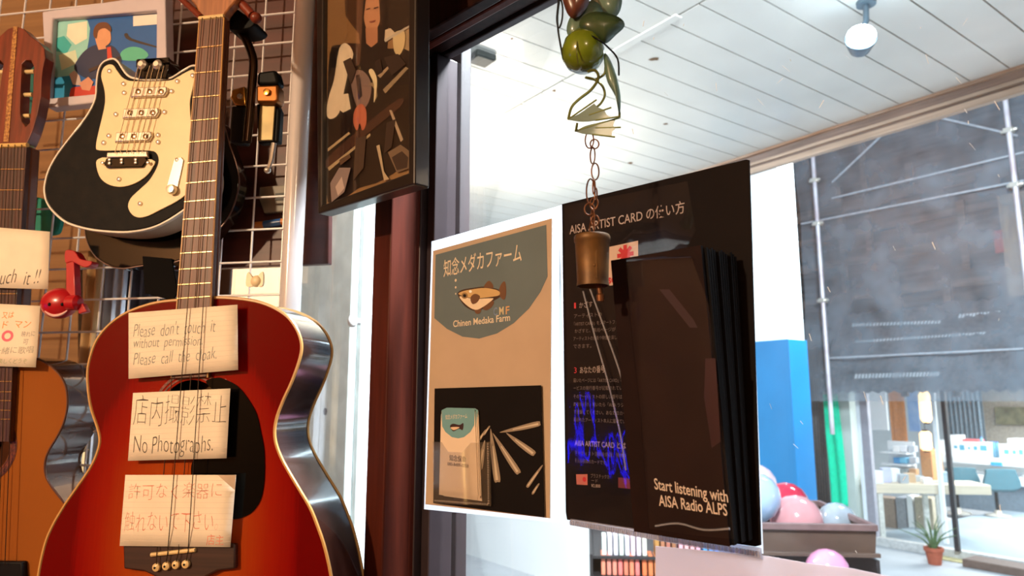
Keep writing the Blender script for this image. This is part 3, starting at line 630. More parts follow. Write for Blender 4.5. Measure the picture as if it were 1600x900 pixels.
# things fixed to the board
f = fbd.sub(428, 330, .001); t = thing('grey_gadget', f, 'grey flat gadget fixed to the dark board behind the grid', 'gadget')
mb = MB(); mb.prism(f.P([(405, 292), (450, 288), (450, 330), (412, 333), (404, 310)], .01)[::-1], .0, .010); mb.build('case', mat('grey_plastic', (140, 132, 118), .5), t, bevel=.002)
mb = MB(); mb.prism(f.P([(430, 302), (445, 301), (445, 312), (430, 313)], .0115)[::-1], .0102, .0115); mb.build('screen', flat((60, 60, 56)), t, smooth=False)
f = fbd.sub(424, 356, .001); t = thing('tin_tube', f, 'small blue tube with orange ends lying behind the grid', 'tube')
a0 = f.L(397, 352, .008); a1 = f.L(413, 351, .008); a2 = f.L(440, 347, .008); a3 = f.L(450, 346, .008)
mb = MB(); mb.tube([(*a0, .008), (*a1, .008)], .0055, 12); mb.build('end_cap', mat('orange_cap', (206, 120, 50), .4), t)
mb = MB(); mb.tube([(*a1, .008), (*a2, .008)], .0062, 12); mb.build('sleeve', mat('blue_sleeve', (50, 84, 130), .3, coat=.4), t)
mb = MB(); mb.tube([(*a2, .008), (*a3, .008)], .0055, 12); mb.build('end_cap', mat('orange_cap', (206, 120, 50), .4), t)
# curtains in the lower left gap
def curtain(px0, px1, y0, y1, Y, m, lb, waves, amp=.01):
    f = FrAt((px0 + px1) / 2, y1, Y, 10); a = f.L(px0, y1)[0]; b = f.L(px1, y1)[0]; h = f.L((px0 + px1) / 2, y0)[1]
    return tag(wavy(f, a, b, 0, h, 0, amp, waves, 40, 6).build('curtain', m, None, fr=f, solid=.003), lb, 'curtain')
curtain(124, 164, 372, 800, 1.25, mat('white_curtain', (214, 220, 232), .85, var=.05), 'narrow white curtain hanging beside the red guitar', 3)
curtain(164, 180, 372, 620, 1.27, mat('dark_drape', (52, 34, 34), .85), 'dark narrow drape between the white and grey curtains', 1, .004)
curtain(180, 270, 372, 620, 1.29, mat('grey_curtain', (120, 124, 136), .85), 'grey curtain behind the neck of the red guitar', 6)
f = FrAt(130, 790, 1.22, 10)
tag(wavy(f, f.L(104, 790)[0], f.L(127, 790)[0], 0, f.L(115, 395)[1], 0, .006, 1.5, 20, 6).build('curtain', mat('tan_curtain', (206, 164, 112), .85), None, fr=f, solid=.003), 'tan curtain strip beside the narrow white curtain', 'curtain')
# ------------------------------------------------------------------ white grid with pole
t = thing('display_grid', G.sub(470, 900), 'white wire display grid with a round white side pole', 'grid')
g0 = G.sub(470, 900)
mb = MB(); xa = g0.L(-120, 450)[0]; xb = g0.L(454, 450)[0]; yt = g0.L(300, -120)[1]; ybm = g0.L(300, 960)[1]
yref = g0.L(420, 115)[1]; xref = g0.L(408.5, 100)[0]
k = -40
for k in range(-30, 31):
    y = yref + .0505 * k
    if ybm < y < yt: mb.tube([(xa, y, 0), (xb, y, 0)], .0017, 6)
for k in range(-20, 3):
    x = xref + .0505 * k
    if xa < x < xb: mb.tube([(x, ybm, -.0034), (x, yt, -.0034)], .0017, 6)
mb.build('lattice', M_white, t)
mb = MB(); mb.tube([(xb, ybm, 0), (xb, yt, 0)], .0022, 8); mb.build('edge_wire', M_white, t)
xp = (g0.L(455, 100)[0] + g0.L(489.5, 100)[0]) / 2
mb = MB(); mb.lathe([(.0153, ybm), (.0153, yt)], seg=32, c=(xp, 0, 0)); mb.build('side_pole', mat('white_pole', (214, 206, 206), .16, var=.02, coat=.5), t)
f = G.sub(398, 452, .006); t = thing('wing_clip', f, 'small beige wing nut clip on the grid near the white pole', 'clip')
mb = MB(); mb.ball((.002, .012, 0), .009, .009, .006, 14, 8); mb.build('clip_body', M_cream, t)
for s in (-1, 1):
    mb = MB(); mb.prism(cr([(0, .012), (s * .011, .026), (s * .014, .016), (s * .012, .004), (0, .006)], 3), -.002, .002); mb.build('wing', M_cream, t)
# ------------------------------------------------------------------ red acoustic guitar
R = FrAt(300, 700, 0.865, 10)
outl = [(278, 469), (250, 472), (225, 478), (195, 490), (170, 508), (152, 530), (142, 555), (137, 580), (138, 610), (143, 640), (153, 670), (156, 690), (150, 713), (138, 736), (120, 762), (100, 791), (82, 822), (70, 852), (60, 900), (55, 960), (66, 1040), (110, 1110), (190, 1150), (290, 1160),
        (390, 1150), (465, 1105), (508, 1040), (524, 960), (517, 900), (507, 855), (497, 825), (485, 795), (470, 769), (455, 744), (440, 717), (431, 693), (429, 672), (433, 650), (443, 624), (455, 598), (466, 568), (471, 546), (469, 528), (461, 510), (448, 494), (428, 481), (404, 472), (374, 467), (330, 465)]
RL = R.P(outl); RC = cr(RL, 4)[::-1]
cx = sum(p[0] for p in RC) / len(RC); cy = sum(p[1] for p in RC) / len(RC)
def inset(pts, d):
    out = []; N = len(pts)
    for i in range(N):
        a = Vector(pts[i - 1]); b = Vector(pts[(i + 1) % N]); t = (b - a).normalized(); n = Vector((-t.y, t.x)); p = Vector(pts[i]) + n * d; out.append((p.x, p.y))
    return out
def area(p): return sum(p[i][0] * p[(i + 1) % len(p)][1] - p[(i + 1) % len(p)][0] * p[i][1] for i in range(len(p)))
if area(RC) < 0: RC = RC[::-1]
t = red = thing('acoustic_guitar', R, 'red sunburst acoustic guitar with three handwritten notes under its strings', 'guitar')
# sunburst lacquer
def sunburst(name, cen, rx, ry, stops):
    m = bpy.data.materials.new(name); m.use_nodes = True; nt = m.node_tree; b = nt.nodes['Principled BSDF']
    tc = nt.nodes.new('ShaderNodeTexCoord'); mp = nt.nodes.new('ShaderNodeMapping'); gr = nt.nodes.new('ShaderNodeVectorMath'); gr.operation = 'LENGTH'
    mp.inputs['Location'].default_value = (-cen[0] / rx, -cen[1] / ry, 0); mp.inputs['Scale'].default_value = (1 / rx, 1 / ry, 0)
    nt.links.new(tc.outputs['Object'], mp.inputs[0]); nt.links.new(mp.outputs[0], gr.inputs[0])
    nz = nt.nodes.new('ShaderNodeTexNoise'); nz.inputs['Scale'].default_value = 60; mp2 = nt.nodes.new('ShaderNodeMapping'); mp2.inputs['Scale'].default_value = (6, .2, 1)
    nt.links.new(tc.outputs['Object'], mp2.inputs[0]); nt.links.new(mp2.outputs[0], nz.inputs['Vector'])
    ad = nt.nodes.new('ShaderNodeMath'); ad.operation = 'MULTIPLY_ADD'; ad.inputs[1].default_value = .10; nt.links.new(nz.outputs['Fac'], ad.inputs[0]); nt.links.new(gr.outputs['Value'], ad.inputs[2])
    cm = nt.nodes.new('ShaderNodeValToRGB'); e = cm.color_ramp.elements
    e[0].position, e[0].color = stops[0][0], lin(stops[0][1]); e[1].position, e[1].color = stops[-1][0], lin(stops[-1][1])
    for p, c in stops[1:-1]: x = e.new(p); x.color = lin(c)
    nt.links.new(ad.outputs[0], cm.inputs[0]); nt.links.new(cm.outputs[0], b.inputs['Base Color'])
    b.inputs['Specular IOR Level'].default_value = .0; b.inputs['Roughness'].default_value = .4; b.inputs['Coat Weight'].default_value = .3; b.inputs['Coat Roughness'].default_value = .04
    return m
cb = R.L(285, 850)
M_sun = sunburst('red_sunburst_lacquer', cb, .155, .26, [(.0, (176, 82, 26)), (.5, (158, 62, 18)), (.78, (142, 26, 10)), (.95, (126, 10, 8)), (1.0, (100, 5, 6))])
M_side = mat('dark_guitar_side', (66, 40, 34), .12, var=.2, scale=5, stretch=(1, 6, 1), coat=.7)
hole = circ(*R.L(297, 648), .042)[::-1]
mb = MB(); mb.prism(RC, -.0028, 0, holes=[hole]); mb.build('soundboard', M_sun, t, angle=50)
mb = MB(); mb.prism(RC, -.086, -.035); mb.prism(RC, -.035, -.003, holes=[inset(RC, .004)[::-1]]); mb.build('body', M_side, t, angle=50)
mb = MB(); mb.tube([(x, y, -.0005) for x, y in RC], .0021, 6, True); mb.build('binding', mat('amber_body_binding', (204, 156, 90), .35, var=.05), t)
mb = MB(); mb.tube([(x, y, -.086) for x, y in RC], .0021, 6, True); mb.build('back_binding', M_bind, t)
hc = R.L(297, 648)
mb = MB()
for r0, r1 in ((.0445, .0465), (.049, .0525)): mb.prism(circ(*hc, r1, 40), .0001, .0006, holes=[circ(*hc, r0, 40)[::-1]])
mb.build('rosette', mat('rosette_inlay', (150, 60, 40), .35, rgb2=(60, 30, 22), scale=300), t)
pgd = cr(R.P([(322, 596), (340, 590), (352, 593), (371, 603), (387, 622), (401, 647), (408, 677), (413, 706), (413, 748), (408, 778), (396, 798), (380, 808), (364, 811), (345, 806), (322, 790), (304, 762), (299, 738), (302, 720), (318, 704), (333, 690), (341, 668), (344, 640), (336, 614)], .001), 4)
mb = MB(); mb.prism(pgd, .0003, .0016); mb.build('pickguard', mat('black_pickguard', (8, 7, 7), .12, var=.1, spec=.12), t, angle=60)
# fretboard, neck
z1 = .007
fb = R.P([(312, 28), (350, 24), (328, 484), (324, 588), (267, 591), (276, 484)], z1)
def lerp(a, b, k): return (a[0] + (b[0] - a[0]) * k, a[1] + (b[1] - a[1]) * k)
def neck_edge(y, off, side):
    pts = {0: [(311.5, 27), (275.5, 484), (267, 591)], 1: [(350, 25), (328.5, 484), (324.5, 588)]}[side]
    a, b = (pts[0], pts[1]) if y < 484 else (pts[1], pts[2]); k = (y - a[1]) / (b[1] - a[1]); return R.L(*lerp(a, b, k), off)
mb = MB(); mb.prism([neck_edge(27, z1, 0), neck_edge(300, z1, 0), neck_edge(591, z1, 0), neck_edge(588, z1, 1), neck_edge(300, z1, 1), neck_edge(25, z1, 1)], .0008, z1); mb.build('fretboard', M_fb, t, smooth=False)
for sd in (0, 1):
    w = .0016 * (1 if sd == 0 else -1); e = [neck_edge(y, z1, sd) for y in (27, 200, 400, 590)]
    mb = MB(); mb.tube([(x + w * .2, y, z1 - .0005) for x, y in e], .0012, 6); mb.build('edge_binding', mat('amber_binding', (206, 150, 74), .35), t)
fy = [(75, 71), (114.5, 111), (152.5, 149), (189, 185), (222.5, 218.5), (255, 251), (286.5, 282.5), (315.5, 311.5), (343, 340), (370, 367.5), (396, 393), (421, 418), (445, 442), (466.5, 463)]
for a, b in fy:
    p = neck_edge(a, z1, 0); q = neck_edge(b, z1, 1); mb = MB(); mb.tube([(p[0], p[1], z1), (q[0], q[1], z1)], .0011, 6); mb.build('fret', M_fret, t)
p = neck_edge(29, z1, 0); q = neck_edge(25, z1, 1); mb = MB(); mb.tube([(p[0], p[1], z1), (q[0], q[1], z1)], .0028, 8); mb.build('nut', mat('bone_nut', (246, 214, 150), .35), t)
M_neck = mat('brown_neck', (110, 62, 38), .35, var=.15, scale=8, stretch=(8, .6, 3), coat=.3)
ne = [neck_edge(y, 0, 0) for y in (20, 200, 472)] + [neck_edge(y, 0, 1) for y in (468, 200, 20)]
mb = MB(); mb.prism(ne, -.010, .0007); mb.prism([(x * .55 + (ne[0][0] + ne[5][0] + ne[2][0] + ne[3][0]) / 4 * .45 if 0 else x, y) for x, y in ne], -.016, -.0101); mb.build('neck', M_neck, t, bevel=.002)
hs = R.P([(312, 29), (311, 20), (305, 8), (293, -6), (284, -60), (286, -150), (388, -160), (384, -60), (372, -4), (360, 10), (352, 20), (350, 25)], .004)
mb = MB(); mb.prism(hs, -.010, .004); mb.build('headstock', mat('walnut_headstock', (176, 112, 66), .4, var=.2, scale=16, stretch=(16, .6, 3)), t, bevel=.002)
# bridge
br = R.P([(192, 850), (300, 846), (367, 850), (367, 889), (340, 892), (318, 903), (250, 905), (225, 893), (193, 889)], .008)
mb = MB(); mb.prism(br[::-1], .0003, .008); bridge = mb.build('bridge', mat('dark_bridge_wood', (62, 36, 26), .45, var=.2, scale=16, stretch=(.6, 14, 3)), t, bevel=.002)
p = R.L(236, 867, .010); q = R.L(305, 859.5, .010); mb = MB(); mb.tube([(*p, .0095), (*q, .0095)], .0024, 8); mb.build('saddle', M_bind, bridge)
for px, py in [(244, 886.5), (259.5, 884.5), (274.5, 882.5), (290, 881.5)]:
    c = R.L(px, py, .011); mb = MB(); mb.lathe([(.003, .006), (.0048, .009), (.0045, .012), (.0015, .0138)], axis='z', c=(*c, 0)); pin = mb.build('bridge_pin', M_bind, bridge)
    mb = MB(); mb.lathe([(.0013, .0136), (.0013, .0142)], axis='z', c=(*c, 0)); mb.build('pin_dot', M_blk, pin)
for i, (a, b, e, zh) in enumerate([((316, 28), (245, 867), (244, 886), .0098), ((329, 27), (262, 865), (259, 884), .0158), ((338, 26), (279, 863), (274, 882), .0098), ((345, 26), (294, 861), (290, 881), .0158)]):
    pa = R.L(*a, .0098); pm = R.L(*lerp(a, b, .55), zh); pb = R.L(*b, .012); pe = R.L(*e, .012)
    mb = MB(); mb.tube([(*pa, .0098), (*pm, zh), (*R.L(*lerp(a, b, .95), zh), zh), (*pb, .0122), (*pe, .012)], .00055, 6); mb.build('string', M_steel, t)
# ------------------------------------------------------------------ notes on the red guitar
def note(lb, quad, z, lines, rules, fold=None, fr=R, extra=None):
    f = fr.sub(quad[3][0], quad[3][1], z)
    t = thing('paper_note', f, lb, 'note', 'handwritten notes')
    q = f.P(quad); mb = MB(); n = 8
    g = []
    for i in range(n + 1):
        a = lerp(q[0], q[1], i / n); b = lerp(q[3], q[2], i / n); zc = .0016 * math.sin(math.pi * i / n)*0
        g.append([mb.b.verts.new((*lerp(a, b, j / 4), zc)) for j in range(5)])
    for i in range(n):
        for j in range(4): mb._f([g[i][j], g[i][j + 1], g[i + 1][j + 1], g[i + 1][j]])
    mb.build('paper', M_paper, t, solid=.0003)
    mb = MB()
    for k in range(1, rules):
        a = lerp(q[0], q[3], k / rules); b = lerp(q[1], q[2], k / rules); mb.poly([(a[0], a[1] - .0003), (b[0], b[1] - .0003), (b[0], b[1]), (a[0], a[1])], .00022)
    if rules: mb.build('ruling', M_ruled, t, smooth=False)
    for (s, p0, p1, h, c, bold, shear) in lines: lettering(f, t, s, p0, p1, h, flat(c, .8), .0003, 'handwriting', bold, shear, .05)
    if fold:
        mb = MB(); mb.poly(f.P(fold, .0005), .0005); mb.build('folded_corner', mat('note_paper_back', (214, 190, 164), .8), t, smooth=False, solid=.0002)
    return t, f
GI = (150, 150, 142); GK = (96, 88, 78); RD = (226, 138, 110)
note('lined note in pencil asking not to touch, topmost on the red guitar', [(201, 489), (371, 476), (372, 578), (201, 592)], .0118,
     [("Please  don't  touch  it", (208, 527), (336, 519), 20, GI, -.012, .12), ("without  permission.", (208, 544), (316, 539), 15, GI, -.012, .12), ("Please  call  the  cloak.", (208, 571), (338, 561), 18, GI, -.012, .12)], 13)
note('lined note forbidding photographs, middle one on the red guitar', [(208, 614), (360, 607), (354, 716), (200, 720)], .0118,
     [("店内撮影禁止", (208, 662), (353, 658), 42, GK, -.022, .0), ("No Photographs.", (208, 708), (332, 706), 26, GK, -.016, .0)], 13)
note('lined note in faint red writing, lowest on the red guitar above its bridge', [(196, 742), (369, 742), (360, 855), (187, 853)], .0118,
     [("許可なく楽器に", (200, 779), (346, 776), 22, RD, -.02, .0), ("触れないで下さい。", (194, 829), (340, 827), 28, RD, -.02, .0), ("店主", (322, 851), (349, 850), 15, RD, -.006, 0)], 13, fold=[(340, 742), (368.5, 742), (367, 766)])
# ------------------------------------------------------------------ guitar hanger with clamp
H = FrAt(398, 226, .93, 10)
t = thing('guitar_hanger', H, 'black guitar hanger with red-brown arms clamped on the white grid', 'hanger')
h3 = lambda px, py, z: (*H.L(px, py, z), z)
M_arm = mat('red_brown_rubber', (120, 46, 24), .4, var=.1)
mb = MB(); mb.tube([h3(268, -16, .06), h3(314, 27, .075)], .0042, 10); mb.build('arm', M_arm, t)
mb = MB(); mb.tube([h3(352, -22, .06), h3(378, 6, .06), h3(394, 24, .06)], .0062, 10); mb.ball(h3(400, 28, .06), .0075); mb.build('arm', M_arm, t)
mb = MB(); mb.prism(cr(H.P([(352, 22), (364, 12), (382, 22), (398, 34), (388, 44), (366, 46), (352, 40)], .045), 4)[::-1], .01, .045); mb.build('yoke', M_blk, t, bevel=.003)
mb = MB(); mb.tube(cr([h3(366, 40, .03), h3(378, 52, .03), h3(389, 72, .03), h3(396, 96, .03), h3(394, 130, .03), h3(391, 170, .03), h3(386, 222, .03)], 5, False), .0058, 12); mb.build('bent_pipe', mat('dark_bronze_pipe', (60, 42, 28), .25, metal=.8, var=.1), t)
M_gold = mat('brass_plate', (226, 170, 84), .25, metal=.9, var=.1)
mb = MB(); mb.prism(H.P([(362, 140), (382, 134), (384, 164), (366, 164), (360, 152)], .024)[::-1], .012, .024); cl = mb.build('clamp_plate', M_gold, t, bevel=.002)
mb = MB(); mb.lathe([(.004, .0245), (.003, .027)], axis='z', c=(*H.L(374, 150, .026), 0)); mb.build('screw', M_chrome, cl)
mb = MB(); mb.prism(H.P([(400, 133), (434, 132), (434, 158), (428, 160), (400, 160)], .03)[::-1], .01, .03); cl = mb.build('clamp_plate', mat('brown_brass', (160, 100, 50), .3, metal=.8, var=.1), t, bevel=.003)
mb = MB(); mb.lathe([(.005, .0302), (.0045, .034), (.002, .0345)], axis='z', c=(*H.L(417, 144, .032), 0)); mb.build('screw', M_gold, cl)
mb = MB(); mb.prism(H.P([(402, 112), (430, 108), (434, 122), (434, 131), (400, 132)], .026)[::-1], .006, .026); mb.build('clamp_grip', M_blk, t, bevel=.004)
mb = MB(); mb.prism(H.P([(361, 165), (383, 165), (382, 224), (358, 222)], .02)[::-1], .004, .020); mb.prism(H.P([(400, 161), (402, 224), (434, 222), (437, 172), (432, 161)], .016)[::-1], .002, .016); mb.build('clamp_block', M_blk, t, bevel=.003)
mb = MB(); mb.prism(H.P([(406, 164), (430, 162), (426, 219), (402, 220)], .0195)[::-1], .0162, .0195); mb.build('metal_strip', mat('olive_metal', (150, 130, 88), .35, metal=.6, var=.2), t, bevel=.001)
mb = MB(); mb.tube([h3(428, 224, .02), h3(424, 250, .02), h3(420, 262, .02)], [.0035, .0032, .0024], 8); mb.ball(h3(418, 266, .02), .0045); mb.build('locking_lever', M_chrome, t)
# ------------------------------------------------------------------ electric guitar
E = FrAt(200, 364, .985, 10)
eo = [(175, 90), (160, 96), (152, 110), (149, 130), (148, 148), (144, 162), (134, 180), (119, 200), (100, 224), (85, 245), (74, 266), (68, 288), (68, 304), (73, 320), (86, 336), (105, 350), (135, 359), (165, 363), (200, 364), (235, 358), (262, 346), (288, 329), (308, 312), (322, 290), (324, 262), (314, 222), (305, 185), (306, 150), (314, 120), (312, 104), (300, 101), (286, 108), (272, 117), (262, 121), (235, 123), (212, 121), (200, 116), (192, 106), (184, 94)]
EC = cr(E.P(eo), 4)
if area(EC) < 0: EC = EC[::-1]
t = thing('electric_guitar', E, 'black electric guitar body with cream pickguard and white edge', 'guitar')
M_blkb = mat('black_leatherette', (22, 17, 13), .55, spec=.12, rgb2=(9, 8, 7), scale=55, bump=.25)
EI = inset(EC, .0035)
mb = MB(); mb.prism(inset(EC, .001), -.042, -.004); mb.build('body', mat('cream_body_side', (206, 186, 160), .35), t, angle=60)
mb = MB(); mb.prism(EI, -.0035, .0); mb.build('top', M_blkb, t, angle=60, bevel=.0012)
mb = MB(); mb.prism(EC, -.005, -.0012, holes=[inset(EC, .0034)[::-1]]); mb.tube([(x, y, -.0016) for x, y in inset(EC, .0016)], .0021, 6, True); mb.build('binding', mat('white_binding', (250, 240, 224), .3), t, angle=60)
pg = [(158, 120), (161, 107), (169, 101), (177, 102), (184, 112), (194, 123), (212, 127), (262, 126), (276, 121), (292, 112), (302, 109), (304, 120), (301, 138), (297, 156), (297, 175), (300, 200), (306, 230), (306, 262), (300, 290), (288, 306), (270, 318), (250, 328), (232, 337), (217, 340), (206, 335), (200, 323), (204, 310), (217, 297), (233, 282), (244, 264), (248, 250), (244, 239), (233, 235.5), (195, 235), (155, 235), (150, 228), (153, 210), (159, 185), (164, 160), (163, 140)]
PG = cr(E.P(pg, .002), 3)
if area(PG) < 0: PG = PG[::-1]
mb = MB(); mb.prism(PG, .0002, .0022); mb.build('pickguard', M_cream, t, angle=60, bevel=.0005)
cp = cr(E.P([(150, 254), (157, 247), (172, 246), (237, 249), (238, 262), (226, 277), (207, 288), (186, 292), (167, 287), (155, 275)], .002), 3)
if area(cp) < 0: cp = cp[::-1]
mb = MB(); mb.prism(cp, .0002, .0022); mb.build('tail_plate', M_cream, t, angle=60, bevel=.0005)
def pickup(x0, x1, y, sk, tiny=0):
    q = E.P([(x0, y - 7.5), (x1, y - 9), (x1 + 1, y - 2), (x1 - 4, y + 6), (x0 - 2, y + 8)], .007)
    mb = MB(); mb.prism(q[::-1], .0023, .0075); p = mb.build('pickup', M_chrome, t, bevel=.0016)
    for k in range(3):
        c = E.L(x0 + (x1 - x0) * (.17 + .33 * k), y - 1.5, .009); mb = MB(); mb.lathe([(.0042, .0076), (.0042, .0086), (.002, .0094)], axis='z', c=(*c, 0), seg=14); mb.build('pole_piece', mat('pole_brass', (200, 180, 150), .2, metal=1), p)
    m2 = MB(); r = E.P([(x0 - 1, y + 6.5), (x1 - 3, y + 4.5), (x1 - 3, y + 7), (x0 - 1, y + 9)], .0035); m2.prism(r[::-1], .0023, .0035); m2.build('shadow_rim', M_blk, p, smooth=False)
pickup(206, 260, 144, 0); pickup(193, 247, 177, 0); pickup(181, 236, 214, 0)
mb = MB(); mb.prism(E.P([(213, 92), (262, 89), (265, 100), (260, 122), (214, 122)], .004)[::-1], -.03, .004); mb.prism(E.P([(212, 93), (264, 89), (264, 98), (250, 99), (248, 92), (229, 93), (226, 101), (212, 105)], .007)[::-1], .0042, .007); nk = mb.build('neck_stub', M_black, t, bevel=.0015)
for px in (222, 246): 
    mb = MB(); mb.lathe([(.0075, .0044), (.0075, .009), (.004, .012)], axis='z', c=(*E.L(px, 101, .008), 0)); mb.build('screw', M_chrome, nk)
br = E.P([(167, 238), (229, 236), (230, 245), (166, 246)], .008)
mb = MB(); mb.prism(br[::-1], .0023, .008); eb = mb.build('bridge', M_chrome, t, bevel=.0012)
mb = MB(); mb.prism(E.P([(166, 247), (226, 244.5), (230, 250), (222, 261), (166, 262.5), (162, 255)], .006)[::-1], .0023, .006); mb.build('bridge_block', M_black, eb, bevel=.0012)
for px, py in [(171, 249.5), (190, 249.5), (212, 249.5), (171, 255), (190, 254), (212, 254), (160, 254.5), (231, 254)]:
    mb = MB(); mb.lathe([(.0026, .006), (.0024, .008), (.001, .0086)], axis='z', c=(*E.L(px, py, .007), 0), seg=12); mb.build('screw', M_chrome, eb)
for px in (214, 232, 248):
    p0 = E.L(px + 4, 104, .006); p1 = E.L(px - 34, 240, .01); mb = MB(); mb.tube([(*p0, .0085), (*p1, .0105)], .0006, 6); mb.build('string', mat('bright_string', (200, 180, 150), .3, metal=1), t)
    p0 = E.L(px + 10, 104, .006); p1 = E.L(px - 26, 240, .01); mb = MB(); mb.tube([(*p0, .0085), (*p1, .0105)], .0006, 6); mb.build('string', mat('bright_string', (200, 180, 150), .3, metal=1), t)
jp = E.P([(272, 248), (283, 245), (287, 250), (278, 292), (270, 302), (262, 301), (260, 292)], .004)
mb = MB(); mb.prism(jp[::-1], .0023, .0042); jk = mb.build('control_plate', M_chrome, t, bevel=.0008)
mb = MB(); mb.lathe([(.007, .0043), (.0075, .008), (.006, .0125), (.003, .013)], axis='z', c=(*E.L(268, 296, .008), 0), seg=12); mb.build('knob', M_chrome, jk)
for px, py in [(171, 111), (193, 131), (194, 145), (181, 178.5), (170, 212), (162, 223), (277, 127), (268, 142.5), (257, 175), (247, 211), (247, 222), (301, 118), (186, 280), (219, 318), (277, 250)]:
    mb = MB(); mb.lathe([(.0036, .0022), (.0034, .004), (.0014, .005)], axis='z', c=(*E.L(px, py, .003), 0), seg=12); mb.build('screw', M_chrome, t)
# ------------------------------------------------------------------ black ukulele-like body behind, with strap
U = FrAt(250, 430, 1.034, 10); U.O = U.O
uo = [(134, 372), (150, 402), (184, 419), (222, 415), (262, 412), (305, 395), (342, 358), (362, 328), (373, 290), (370, 260), (358, 225), (345, 190), (300, 168), (230, 170), (180, 220), (148, 300), (134, 345)]
UC = cr(U.P(uo), 4)
if area(UC) < 0: UC = UC[::-1]
t = thing('small_guitar', U, 'glossy black small guitar hanging behind the cream-and-black electric guitar', 'guitar')
mb = MB(); mb.prism(UC, -.024, 0); mb.build('body', M_black, t, angle=60, bevel=.002)
mb = MB(); mb.tube([(x, y, -.001) for x, y in UC], .0011, 6, True); mb.build('binding', mat('dull_silver_edge', (120, 96, 88), .3, metal=.7), t)
mb = MB(); mb.prism(U.P([(222, 400), (268, 404), (277, 456), (270, 470), (226, 458)], .004)[::-1], .0005, .004); mb.build('strap', mat('black_strap', (12, 10, 10), .8, spec=.1), t, bevel=.001)
# ------------------------------------------------------------------ white picture frame with a stage photo
Pf = FrAt(170, 170, 1.064, 10)
t = thing('framed_photo', Pf, 'white picture frame with a photo of a guitarist in front of blue', 'picture frame')
oq = Pf.P([(70, 21), (262, -8), (265, 150), (78, 171)], .0); iq = Pf.P([(87, 32), (248, 19), (247, 140), (81, 156)], .0)
mb = MB(); mb.prism(oq[::-1], -.014, .006, holes=[iq]); mb.build('frame', mat('pale_lilac_frame', (206, 196, 204), .35, var=.04, coat=.2), t, smooth=False, bevel=.0025)
mb = MB(); ir = Pf.P([(85, 31), (249, 18), (248, 141), (80, 157)]); mb.prism(ir[::-1], -.013, -.004); mb.build('mount', flat((200, 190, 180)), t, smooth=False)
BL = (38, 98, 170)
artwork(Pf, t, 'photo', -.0038, [
    (BL, [(87, 32), (248, 19), (247, 140), (81, 156)]),
    ((150, 214, 208), [(88, 36), (137, 32), (136, 78), (126, 100), (116, 120), (84, 118)]), ((236, 236, 214), [(106, 38), (136, 33), (136, 60), (118, 70), (104, 56)]),
    ((60, 178, 178), [(87, 60), (100, 56), (112, 70), (104, 84), (88, 80)]), ((214, 226, 196), [(92, 86), (118, 78), (122, 98), (96, 110)]), ((32, 140, 190), [(83, 122), (110, 118), (116, 152), (81, 156)]),
    ((90, 190, 160), [(188, 84), (196, 76), (208, 73), (222, 76), (232, 86), (220, 94), (192, 94)]),
    ((60, 50, 44), [(194, 54), (199, 52), (206, 60), (244, 72), (243, 74), (202, 63)]), ((238, 234, 224), [(208, 25), (246, 22), (246, 38), (208, 41)]),
    ((44, 52, 84), [(116, 108), (122, 92), (134, 78), (150, 70), (172, 70), (184, 80), (190, 96), (176, 116), (154, 122), (134, 122)]),
    ((196, 176, 168), [(108, 116), (116, 110), (124, 118), (128, 134), (114, 132)]),
    ((222, 160, 120), [(148, 52), (156, 42), (168, 42), (173, 54), (172, 66), (162, 73), (152, 70)]),
    ((222, 160, 120), [(150, 66), (164, 68), (166, 76), (154, 78)]),
    ((110, 66, 40), [(146, 56), (147, 44), (154, 36), (166, 35), (173, 42), (173, 50), (164, 44), (154, 48), (151, 60)]),
    ((214, 70, 50), [(167, 74), (173, 73), (176, 96), (168, 98)]),
    ((198, 62, 46), [(110, 142), (116, 136), (150, 134), (170, 130), (150, 152), (112, 155)]), ((214, 150, 120), [(124, 130), (138, 120), (146, 128), (140, 142), (128, 140)]),
    ((60, 40, 34), [(138, 108), (186, 88), (188, 91), (140, 113)]),
])
# ------------------------------------------------------------------ classical guitar at the left
K = FrAt(0, 700, 1.032, 10)
t = thing('classical_guitar', K, 'orange-brown classical guitar with slotted headstock carrying two notes', 'guitar')
ax_ = [(25, 41), (8, 222), (0, 345), (-10, 580), (-22, 850), (-28, 1050)]
def axx(y):
    for a, b in zip(ax_, ax_[1:]):
        if a[1] <= y <= b[1]: return a[0] + (b[0] - a[0]) * (y - a[1]) / (b[1] - a[1])
    return ax_[0][0] if y < 41 else ax_[-1][0]
rt = [(25, 41), (37, 45), (48, 57), (61, 66), (69, 76), (70.5, 90), (67, 106), (65, 122), (64, 150), (58, 180), (50, 206), (42, 224)]
hd = K.P(rt + [(2 * axx(y) - x, y) for x, y in rt[::-1][:-1]], .0)
sl = [(34, 100), (40, 94), (48, 94), (53, 104), (51, 150), (46, 192), (40, 198), (34, 190), (31, 176), (32, 140)]
h1 = K.P(sl); h2_ = K.P([(2 * axx(y) - x, y) for x, y in sl])
def ccw(p): return p if area(p) > 0 else p[::-1]
hd = ccw(hd); h1 = ccw(h1)[::-1]; h2_ = ccw(h2_)[::-1]
M_hd = mat('mahogany_headstock', (128, 50, 24), .35, var=.25, scale=14, stretch=(10, .8, 3), coat=.3)
mb = MB(); mb.prism(hd, -.018, 0, holes=[h1, h2_]); hs = mb.build('headstock', M_hd, t, smooth=False, bevel=.001)
mb = MB(); mb.prism(ccw(K.P([(21.5, 42), (28, 42), (14, 222), (6, 222)])), .0002, .0009); mb.build('inlay_strip', mat('marquetry_strip', (206, 150, 76), .4, rgb2=(120, 66, 30), scale=260), hs, smooth=False)
